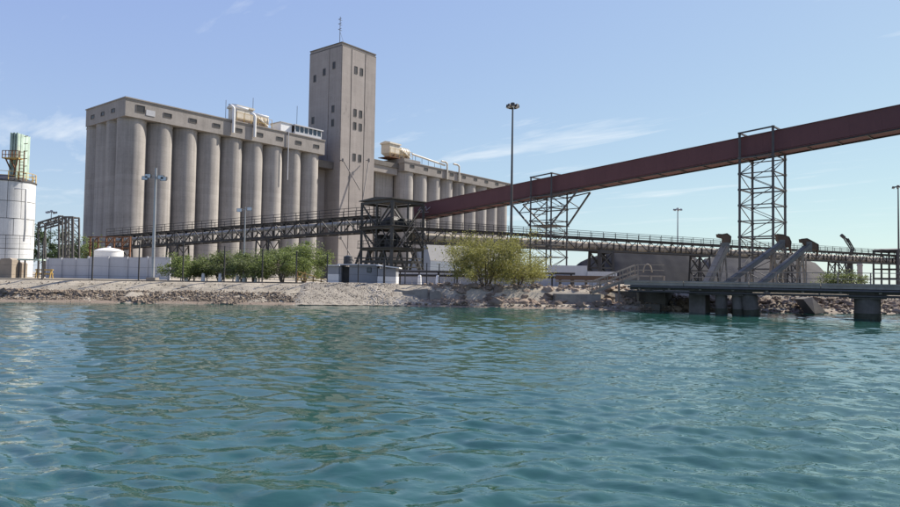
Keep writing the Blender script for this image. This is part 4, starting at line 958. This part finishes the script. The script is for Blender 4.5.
MB().hexa([(xm, Yw, GZ-.1), (xb, Yw+22, GZ-.1), (xb, Yw+22.4, GZ-.1), (xm, Yw+.4, GZ-.1), (xm, Yw, ze-.02), (xb, Yw+22, ze-.02), (xb, Yw+22.4, ze-.02), (xm, Yw+.4, ze-.02)]).build('wall', MT['warehouse'], wh)

# ------------------------------------------------------------------ ore piles
def pile(name, ridge, base_w, m, label, seed, nx=70, nt=26):
    """long heap at the angle of repose: ridge polyline (x,y,h)"""
    V, Fc = [], []
    for i in range(nx+1):
        s = i/nx*(len(ridge)-1); k = min(int(s), len(ridge)-2); f_ = s-k
        a, b_ = ridge[k], ridge[k+1]; x = a[0]+(b_[0]-a[0])*f_; y = a[1]+(b_[1]-a[1])*f_; h = a[2]+(b_[2]-a[2])*f_
        h += .35*mnoise.noise(Vector((x*.12, seed, 0))) + .12*mnoise.noise(Vector((x*.6, seed, 3)))
        h = max(h, .02)
        for j in range(nt+1):
            t = j/nt*2-1; wv = h*1.5+.5; z = h*(1-abs(t)**1.15)
            V.append((x + .15*mnoise.noise(Vector((x*.4, t*3, seed))), y + t*wv, GZ - .05 + max(0, z + .22*mnoise.noise(Vector((x*.35, t*wv*.4, seed)))*min(1, z))))
    for i in range(nx):
        for j in range(nt): Fc.append((i*(nt+1)+j, (i+1)*(nt+1)+j, (i+1)*(nt+1)+j+1, i*(nt+1)+j+1))
    o = MB().add(V, Fc, True).build(name, m); tag(o, label, 'ore pile'); return o
def rg(px, py, Y): p = at(px, py, Y); return (p.x, p.y, p.z-GZ)
pile('ore_pile', [rg(556, 277, 160)[:2]+(.05,), rg(580, 262, 160), rg(612, 249, 160), rg(650, 247, 160), rg(682, 250, 160), rg(705, 263, 160), rg(724, 276, 160)[:2]+(.05,)], 10, MT['ore_dark'], 'dark grey ore pile behind the level conveyor', 1)
pile('ore_pile', [rg(680, 280, 205)[:2]+(.05,), rg(705, 258, 205), rg(740, 252, 205), rg(790, 254, 205), rg(815, 262, 205), rg(838, 276, 205)[:2]+(.05,)], 10, MT['ore_tan'], 'long tan ore pile behind the chutes', 2)
# low walls in front of the dark pile
cw = thing('retaining_wall', gnd(590, 92), 'stepped pale grey retaining wall in front of dark ore pile', 'wall')
slab('wall_panel', MT['wall_grey'], cw, 548, 587, 265.5, 0, 92, .5, GZ-.1); slab('wall_panel', MT['wall_grey'], cw, 587.4, 617, 271.5, 0, 91.6, .5, GZ-.1)

# ------------------------------------------------------------------ fence on the bank
fc = thing('shore_fence', gnd(250, 63), 'dark post and wire fence along the top of the bank', 'fence')
posts = [(-8, 237.5), (42, 238), (92, 238.6), (138.5, 242), (182.6, 243.5), (224, 246), (262, 249), (296, 251.5), (327, 254), (358, 256.5), (384, 258.7), (405, 261), (426.5, 263), (439, 264), (454.5, 265.5)]
prev = None
for px, py in posts:
    x_ = gnd(px, 63).x; Y = shoreY(x_) + BW + .5; g_ = gnd(px, Y); zt_ = hz(px, py, Y); wd = .10 if px != 384 else .18
    bar('post', g_-UP*.3, (g_.x, g_.y, zt_), wd, MT['post'], fc)
    MB().cbox(g_-UP*.05, .45, .45, .16).build('post_base', MT['concrete_dark'], fc)
    if prev:
        for f_ in (.12, .35, .6, .85, .98): bar('wire', prev[0] + UP*(prev[1]-GZ)*f_, g_ + UP*(zt_-GZ)*f_, .015, MT['post'], fc)
        bar('kerb', prev[0]+UP*.02, g_+UP*.02, .22, MT['concrete_dark'], fc, .14)
    prev = (g_, zt_)

# concrete ledge pieces on the low shore
for px0, px1, py0, py1, dy, lab in ((396, 428, 289.0, 303, 2.3, 'broken grey concrete ledge at top of low shore, longer piece'), (430, 441, 290.0, 303, 2.0, 'broken concrete block beside the longer ledge on low shore'), (556, 601, 294, 306, 1.6, 'low concrete quay block below the pier stairs')):
    xm = gnd((px0+px1)/2, 63).x; Y = shoreY(xm)+dy; a, b_ = gnd(px0, Y).x, gnd(px1, Y).x; z1 = hz((px0+px1)/2, py0, Y); n = 6 if px0 < 500 else 3
    lo_, up_ = [], []
    for k in range(n+1):
        x = a + (b_-a)*k/n; up_.append((x, Y + rng.uniform(-.06, .06), z1 + (rng.uniform(-.22, .03) if px0 < 500 and 0 < k else 0)))
    o = MB().prism([(a, Y, -.1)] + [(b_, Y, -.1)] + [(p[0], Y, p[2]) for p in reversed(up_)], (0, 1.9, 0)).build('quay_block', MT['deck'], None); tag(o, lab, 'concrete block')
# white railing by the quay block
wr = thing('white_railing', gnd(572, 64), 'small white picket railing on the quay block', 'railing'); 
za, zb_ = hz(572, 287.5, 64), hz(572, 293.8, 64)
for z in (za, (za+zb_)/2): bar('rail', (gnd(560, 64).x, 64, z), (gnd(588, 64).x, 64, z), .07, MT['wall_grey'], wr)
for k in range(14): x = gnd(560+28*k/13, 64).x; bar('picket', (x, 64, zb_-.3), (x, 64, za), .06, MT['wall_grey'], wr)

# ------------------------------------------------------------------ pier
PA = Vector((15.2, 58.4, 0)); PB = Vector((30.4, 49.2, 0)); pd = (PB-PA).normalized(); pn = Vector((-pd.y, pd.x, 0))
pier = thing('pier', PA.lerp(PB, .5), 'long concrete pier deck on heavy piles over the water', 'pier')
DZ = 2.52; LEN = 60
Pp = lambda a, b, z: PA + pd*a + pn*b + UP*z
for k in range(12):
    MB().box(Pp(k*5-.0+.02, 0, DZ-.28), pd*4.96, pn*6.5, UP*.28).build('deck_slab', MT['deck'], pier)
    MB().box(Pp(k*5+.02, -.06, DZ+.004), pd*4.96, pn*.3, UP*.12).build('kerb', MT['deck'], pier)
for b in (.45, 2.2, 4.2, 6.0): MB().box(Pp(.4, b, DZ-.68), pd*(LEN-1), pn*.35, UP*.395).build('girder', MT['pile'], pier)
for k in range(24): MB().box(Pp(1.2+k*2.5, .1, DZ-.62), pd*.18, pn*.14, UP*.3).build('bracket', MT['deck'], pier)
for b, z in ((.25, DZ-.80), (.0, DZ-.42)): MB().tube([Pp(.3, b, z), Pp(LEN-1, b, z)], .09, 8).build('service_pipe', MT['steel_grey'], pier)
def pile_at(px, wpx, lean=0, b=.9, name='pile'):
    lo, hi = 0., LEN
    for _ in range(40):
        mid = (lo+hi)/2; q_ = CR.transposed() @ (Pp(mid, b, 0) - EYE)
        if PW/2+FPX*q_.x/-q_.z < px: lo = mid
        else: hi = mid
    c = Pp(lo, b, 0); r_ = wpx/2*c.y/FPX
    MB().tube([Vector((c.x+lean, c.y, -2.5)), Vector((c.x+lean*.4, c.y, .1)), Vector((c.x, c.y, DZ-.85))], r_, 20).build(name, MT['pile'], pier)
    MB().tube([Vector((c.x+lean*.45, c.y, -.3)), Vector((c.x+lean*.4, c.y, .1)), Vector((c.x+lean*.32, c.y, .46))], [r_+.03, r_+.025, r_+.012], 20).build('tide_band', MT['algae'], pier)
    return lo
for px, wpx, ln in ((721, 11, .1), (737, 10, .25), (749, 15, .5)): a_ = pile_at(px, wpx, ln)
MB().box(Pp(pile_at(735, 6, 0, 4.5)-2.4, .3, DZ-.98), pd*3.6, pn*5.8, UP*.29).build('pile_cap', MT['pile'], pier)
a_ = pile_at(867.5, 23, 0, 1.2); MB().box(Pp(a_-1.2, .3, DZ-.98), pd*2.4, pn*5.8, UP*.29).build('pile_cap', MT['pile'], pier)
MB().tube([Pp(a_, 5, -2.5), Pp(a_, 5, DZ-.9)], .8, 18).build('pile', MT['pile'], pier)
for a2 in (a_+14, a_+28): 
    MB().box(Pp(a2-1.2, .3, DZ-.98), pd*2.4, pn*5.8, UP*.29).build('pile_cap', MT['pile'], pier)
    for b in (1.2, 5): MB().tube([Pp(a2, b, -2.5), Pp(a2, b, DZ-.9)], .82, 18).build('pile', MT['pile'], pier)
# deck railing on the far side
for z in (.5, 1.0): bar('handrail', Pp(4.5, 6.2, DZ+z), Pp(LEN-1, 6.2, DZ+z), .06, MT['beige_steel'], pier)
for k in range(24): bar('handrail_post', Pp(4.5+k*2.3, 6.2, DZ-.01), Pp(4.5+k*2.3, 6.2, DZ+1.0), .07, MT['beige_steel'], pier)
# abutment below the landward end
ab = thing('abutment', Pp(3.5, 3, 0), 'dark concrete abutment, wall darkened for shade, below landward end of pier', 'abutment')
MB().box(Pp(-2.6, 3.9, -1), pd*5.2, pn*4.6, UP*(DZ+.12)).build('wall', MT['pile'], ab)  # dark wall stands in for the shade under the stair and deck
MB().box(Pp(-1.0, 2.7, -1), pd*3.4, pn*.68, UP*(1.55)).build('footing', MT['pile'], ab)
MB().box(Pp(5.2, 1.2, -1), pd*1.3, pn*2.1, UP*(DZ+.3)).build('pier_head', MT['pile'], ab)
# ramp stair up to the deck
rs = thing('pier_stair', gnd(612, 61.5), 'dusty beige stair with handrails climbing to landward end of pier', 'stair')
Ys = 61.2; p0, p1 = at(592, 293, Ys), at(638, 275.5, Ys)
for dy in (0, 1.0):
    o_ = Vector((0, dy, 0)); bar('stringer', p0+o_, p1+o_, .10, MT['beige_steel'], rs, .26); 
    for rr in (.5, 1.0): bar('handrail', p0+o_+UP*rr, p1+o_+UP*rr, .07, MT['beige_steel'], rs)
    for k in range(7): b_ = p0.lerp(p1, k/6)+o_; bar('handrail_post', b_, b_+UP*1.0, .07, MT['beige_steel'], rs)
for k in range(11): b_ = p0.lerp(p1, (k+.5)/11); MB().box(b_+Vector((-.16, .05, 0)), (.3, 0, 0), (0, .9, 0), (0, 0, .05)).build('tread', MT['beige_steel'], rs)
e_ = Vector((gnd(664, Ys).x, Ys, p1.z)); MB().box(p1 - UP*.1, (e_.x-p1.x, 0, 0), (0, 1.1, 0), (0, 0, .12)).build('landing', MT['beige_steel'], rs)
for rr in (.5, 1.0): bar('handrail', p1+UP*rr, e_+UP*rr, .07, MT['beige_steel'], rs)
for px in (619, 638, 651, 664): g_ = gnd(px, Ys); zz_ = min(p1.z, p0.z + (p1.z-p0.z)*(px-592)/46.); bar('support_post', (g_.x, Ys, .0), (g_.x, Ys, zz_), .16, MT['beige_steel'], rs)
hoop = [p1 + Vector(((gnd(648, Ys).x - p1.x) + .40*math.cos(a), .2, .3 + .75*math.sin(a))) for a in [math.pi*k/8 for k in range(9)]]
MB().tube(hoop, .06, 6).build('hoop', MT['beige_steel'], rs)
# brown jetty beam left of the stair
jb = thing('jetty_beam', gnd(585, 67), 'rusty brown loading platform beam beside the pier stair', 'platform')
bar('beam', at(556, 277.5, 67), at(618, 278.5, 67), .5, MT['rust_hood'], jb, .45); bar('beam', at(556, 281.2, 67), at(612, 281.8, 67), .4, MT['beige_steel'], jb, .18)
for px in (560, 573, 586, 600): g_ = gnd(px, 67.1); bar('post', g_-UP*.1, (g_.x, 67.1, hz(px, 278, 67.1)), .22, MT['concrete_dark'], jb)

# ------------------------------------------------------------------ loading chutes
def chute(Y, bot, top, wpx, hood, spout, m, label, dY=2.0):
    A_ = at(*bot, Y); B_ = at(*top, Y+dY); A_ = A_ + (A_-B_).normalized()*((A_.z-GZ-.15)/max(.3, (B_-A_).normalized().z)) if A_.z > GZ+.15 else A_
    t = thing('loading_chute', (A_.x, A_.y, GZ), label, 'chute', 'loading chutes'); wd = wpx*Y/FPX
    d = (B_-A_).normalized(); s = d.cross(UP).normalized(); u = s.cross(d).normalized()
    Ln = (B_-A_).length; n = max(3, int(Ln/1.1))
    MB().box(A_ - s*wd/2 - u*wd*.28, B_-A_, s*wd, u*.08).build('trough', m, t)
    for sd in (-1, 1): MB().box(A_ + s*sd*wd/2 - u*wd*.3, B_-A_, s*.07*sd, u*wd*.6).build('side_plate', m, t)
    for k in range(n): MB().box(A_.lerp(B_, (k+.02)/n) - s*wd*.48 + u*wd*.3, (B_-A_)*(.95/n), s*wd*.96, u*.06).build('cover_plate', m, t)
    for k in range(n+1): MB().box(A_.lerp(B_, k/n*.98) - s*wd*.56 - u*wd*.34, d*.09, s*wd*1.12, u*wd*.70).build('rib', m, t)
    # curved hood: bent box section with a spout
    hp = [at(px, py, Y+dY-wd*.42) for px, py in hood]
    hd_ = MB().prism(hp, (0, wd*.84, 0)).build('hood', MT['rust_hood'], t)
    for a, b in list(zip(hp, hp[1:]))[:4]: bar('hood_rib', a+Vector((0, -.02, 0)), b+Vector((0, -.02, 0)), .05, MT['steel_dark'], hd_)
    if spout:
        s0, s1 = at(*spout[0], Y+dY), at(*spout[1], Y+dY); MB().tube([s0, s1], [wd*.22, wd*.17], 10).build('spout', MT['rust_hood'], t)
    MB().cbox(B_ - UP*.5, wd*1.05, wd*.9, .9).build('drive_box', MT['chute_grey'], t)
    for f_ in (.45, .85):
        c_ = A_.lerp(B_, f_) - u*wd*.35
        for sd in (-1, 1): bar('leg', Vector((c_.x+sd*.45 + s.x*sd*wd*.3, c_.y+sd*.25, GZ-.1)), c_ + s*sd*wd*.4, .12, MT['beige_steel'], t)
        bar('brace', Vector((c_.x-.5, c_.y-.2, GZ+.3)), c_ + s*wd*.4, .08, MT['beige_steel'], t)
    return t
chute(61.5, (708, 281), (725, 247), 6.6, [(718, 234), (722, 234.3), (727, 233.4), (731, 236.5), (730.5, 243), (726.5, 246), (723.5, 243), (724, 238.6), (718.6, 237.2)], ((727, 246), (727, 250)), MT['beige_steel'], 'dusty beige steep loading chute with small brown hood', 1.2)
chute(62.5, (737, 276), (781, 244), 5.6, [(777, 234), (783, 234.6), (789, 237), (791.2, 242), (790.5, 247.5), (787, 247.5), (785.5, 243.5), (778.5, 240.5)], ((789.5, 246), (791, 253)), MT['chute_grey'], 'grey loading chute below the taller lattice tower', 1.5)
chute(61.5, (768, 278), (808, 246), 5.6, [(801, 239), (807, 238.4), (812, 241), (818.3, 244.5), (818.6, 250.5), (814, 249.6), (811, 247.3), (806.5, 247), (804.5, 243), (801.4, 242.4)], ((817, 249), (817.5, 256)), MT['chute_grey'], 'grey loading chute with longest brown hood beside the tan ore pile', 1.5)
# jumble of conveyor frames behind the chutes
fr = thing('service_frame', gnd(790, 66), 'dusty service frame with ladders behind the grey chutes', 'frame')
for px in (772, 783, 797, 806): 
    for Y in (66, 67.5): g_ = gnd(px, Y); bar('leg', g_-UP*.1, (g_.x, Y, hz(px, 255 if px < 790 else 258, Y)), .1, MT['beige_steel'], fr)
for py in (258, 265, 272): 
    for Y in (66, 67.5): bar('rail', at(772, py, Y), at(806, py, Y), .09, MT['beige_steel'], fr)
for a, b_ in (((772, 272), (783, 258)), ((783, 272), (797, 258)), ((797, 258), (806, 272)), ((772, 258), (783, 272))): bar('brace', at(*a, 66), at(*b_, 66), .08, MT['beige_steel'], fr)
sl = MB().prism([at(803, 299, 58.6), at(812, 297, 58.6), at(826, 312, 57.4), at(815, 314, 57.2)], (.3, 2.2, -.05)).build('ramp_slab', MT['pile'], None); tag(sl, 'dark concrete slab sloping into the water beyond the pier', 'slab')

# ------------------------------------------------------------------ lamps
def pole_lamp(px, ytop, Y, label, arms, thick=.2, group='lamp posts', m=MT['pole']):
    g_ = gnd(px, Y); zt_ = hz(px, ytop, Y); t = thing('lamp_post', g_, label, 'lamp post', group)
    MB().tube([g_-UP*.2, g_+UP*.5, (g_.x, Y, zt_)], [thick*.75, thick*.62, thick*.34], 12).build('pole', m, t); MB().cbox(g_-UP*.1, thick*3.4, thick*3.4, .45).build('base', MT['deck'], t)
    for dx, dz in arms:
        e = Vector((g_.x+dx, Y-.15, zt_+dz)); bar('arm', (g_.x, Y, zt_+dz), e, .07, m, t)
        h = MB().hexa([e+Vector(p) for p in ((-.3, -.22, -.28), (.3, -.22, -.28), (.24, .2, -.1), (-.24, .2, -.1), (-.3, -.18, .12), (.3, -.18, .12), (.24, .2, .16), (-.24, .2, .16))]).build('floodlight', MT['steel_grey'], t)
        MB().box(e+Vector((-.25, -.225, -.25)), (.5, 0, 0), (0, -.012, 0), (0, 0, .34)).build('glass', MT['lamp_glass'], h)
    return t
pole_lamp(152.5, 168, 64.5, 'light grey floodlight pole with cross arm in front of pale wall', [(-.9, -.95), (.9, -1.0), (-.62, -.75), (.62, -.85)], .26)
pole_lamp(243.5, 207, 73, 'slim floodlight pole standing among the shade trees', [(-.55, -.3), (.55, -.15)], .17)
def high_mast(px, ytop, Y, label, n=8, r_=1.0, thick=.36, m=MT['steel_grey']):
    g_ = gnd(px, Y); zt_ = hz(px, ytop, Y); t = thing('high_mast_light', g_, label, 'mast light', 'high mast lights')
    MB().tube([g_-UP*.2, (g_.x, Y, zt_)], [thick*.6, thick*.28], 12).build('pole', m, t)
    MB().lathe((g_.x, Y, zt_-.25), [(r_*.86, 0), (r_*.94, .06), (r_*.86, .12)], 20).build('ring', m, t)
    MB().lathe((g_.x, Y, zt_), [(.28, -.3), (.28, .15), (0, .25)], 10).build('cap', m, t)
    for k in range(n):
        a = 2*math.pi*k/n; d = Vector((math.cos(a), math.sin(a), 0)); s = Vector((-d.y, d.x, 0)); c_ = Vector((g_.x, Y, zt_-.2)) + d*r_
        bar('arm', Vector((g_.x, Y, zt_-.2)), c_, .07, m, t)
        h = MB().hexa([c_+d*a_+s*b_+UP*z for a_, b_, z in ((-.1, -.2, -.36), (-.1, .2, -.36), (.26, .2, -.26), (.26, -.2, -.26), (-.18, -.15, .02), (-.18, .15, .02), (.22, .15, .1), (.22, -.15, .1))]).build('floodlight', m, t)
        MB().hexa([c_+d*a_+s*b_+UP*z for a_, b_, z in ((-.08, -.17, -.38), (-.08, .17, -.38), (.24, .17, -.285), (.24, -.17, -.285), (-.08, -.17, -.368), (-.08, .17, -.368), (.24, .17, -.273), (.24, -.17, -.273))]).build('glass', MT['lamp_glass'], h)
high_mast(510.5, 104, 88, 'tallest floodlight mast with ring of lamps in front of maroon gallery', 8, .62)
high_mast(677.5, 208.5, 172, 'far floodlight mast behind the level conveyor', 6, .9, .4, MT['pole'])
high_mast(899, 186, 150, 'floodlight mast past the far transfer tower', 6, 1.0, .4)
high_mast(49, 211, 150, 'small distant mast light above the grey pipe bridge', 4, 1.0, .3, MT['pole'])

# ------------------------------------------------------------------ far crane and tower beyond the conveyor
Yk = 270; g_ = gnd(850, Yk); ck = thing('harbour_crane', g_, 'distant dark crane with raised twin jib beyond the conveyor', 'crane')
MB().cbox(g_-UP*.05, 6, 6, 2.0, .3).build('carriage', MT['steel_dark'], ck)
MB().tube([g_+UP*1.9, g_+UP*9], [1.4, 1.1], 12).build('tower', MT['steel_dark'], ck); MB().cbox(g_+UP*9.01, 5, 4, 3, .3).build('cab', MT['steel_dark'], ck)
for (a, b_, wd) in (((851, 250), (842.5, 236.5), .35), ((853, 250), (844, 236.5), .25), ((854.5, 250), (848, 238.5), .4), ((842.5, 236.5), (848, 239), .25), ((852.5, 250), (846.5, 238.5), .35), ((849, 245), (852, 245), .25), ((846.5, 241), (850, 242), .25)): bar('jib', at(*a, Yk), at(*b_, Yk), wd, MT['steel_dark'], ck)
bar('jib_head', at(841, 234.8, Yk), at(844.4, 237.8, Yk), 1.0, MT['steel_dark'], ck)
bar('post', g_+UP*11.9, at(852.5, 249, Yk), 1.0, MT['steel_dark'], ck)
Yk = 250; g_ = gnd(860, Yk); tk2 = thing('distant_tower', g_, 'distant grey cylindrical tower beneath the level conveyor', 'tower')
r_ = 2.5*Yk/FPX; zt_ = hz(860, 262, Yk)
MB().lathe((g_.x, g_.y, 0), [(r_, GZ-.1), (r_*.95, zt_-1.5), (r_*1.15, zt_-1.4), (r_*1.15, zt_-1.1), (r_*.6, zt_), (0, zt_+.1)], 20).build('shaft', MT['concrete_tower'], tk2)
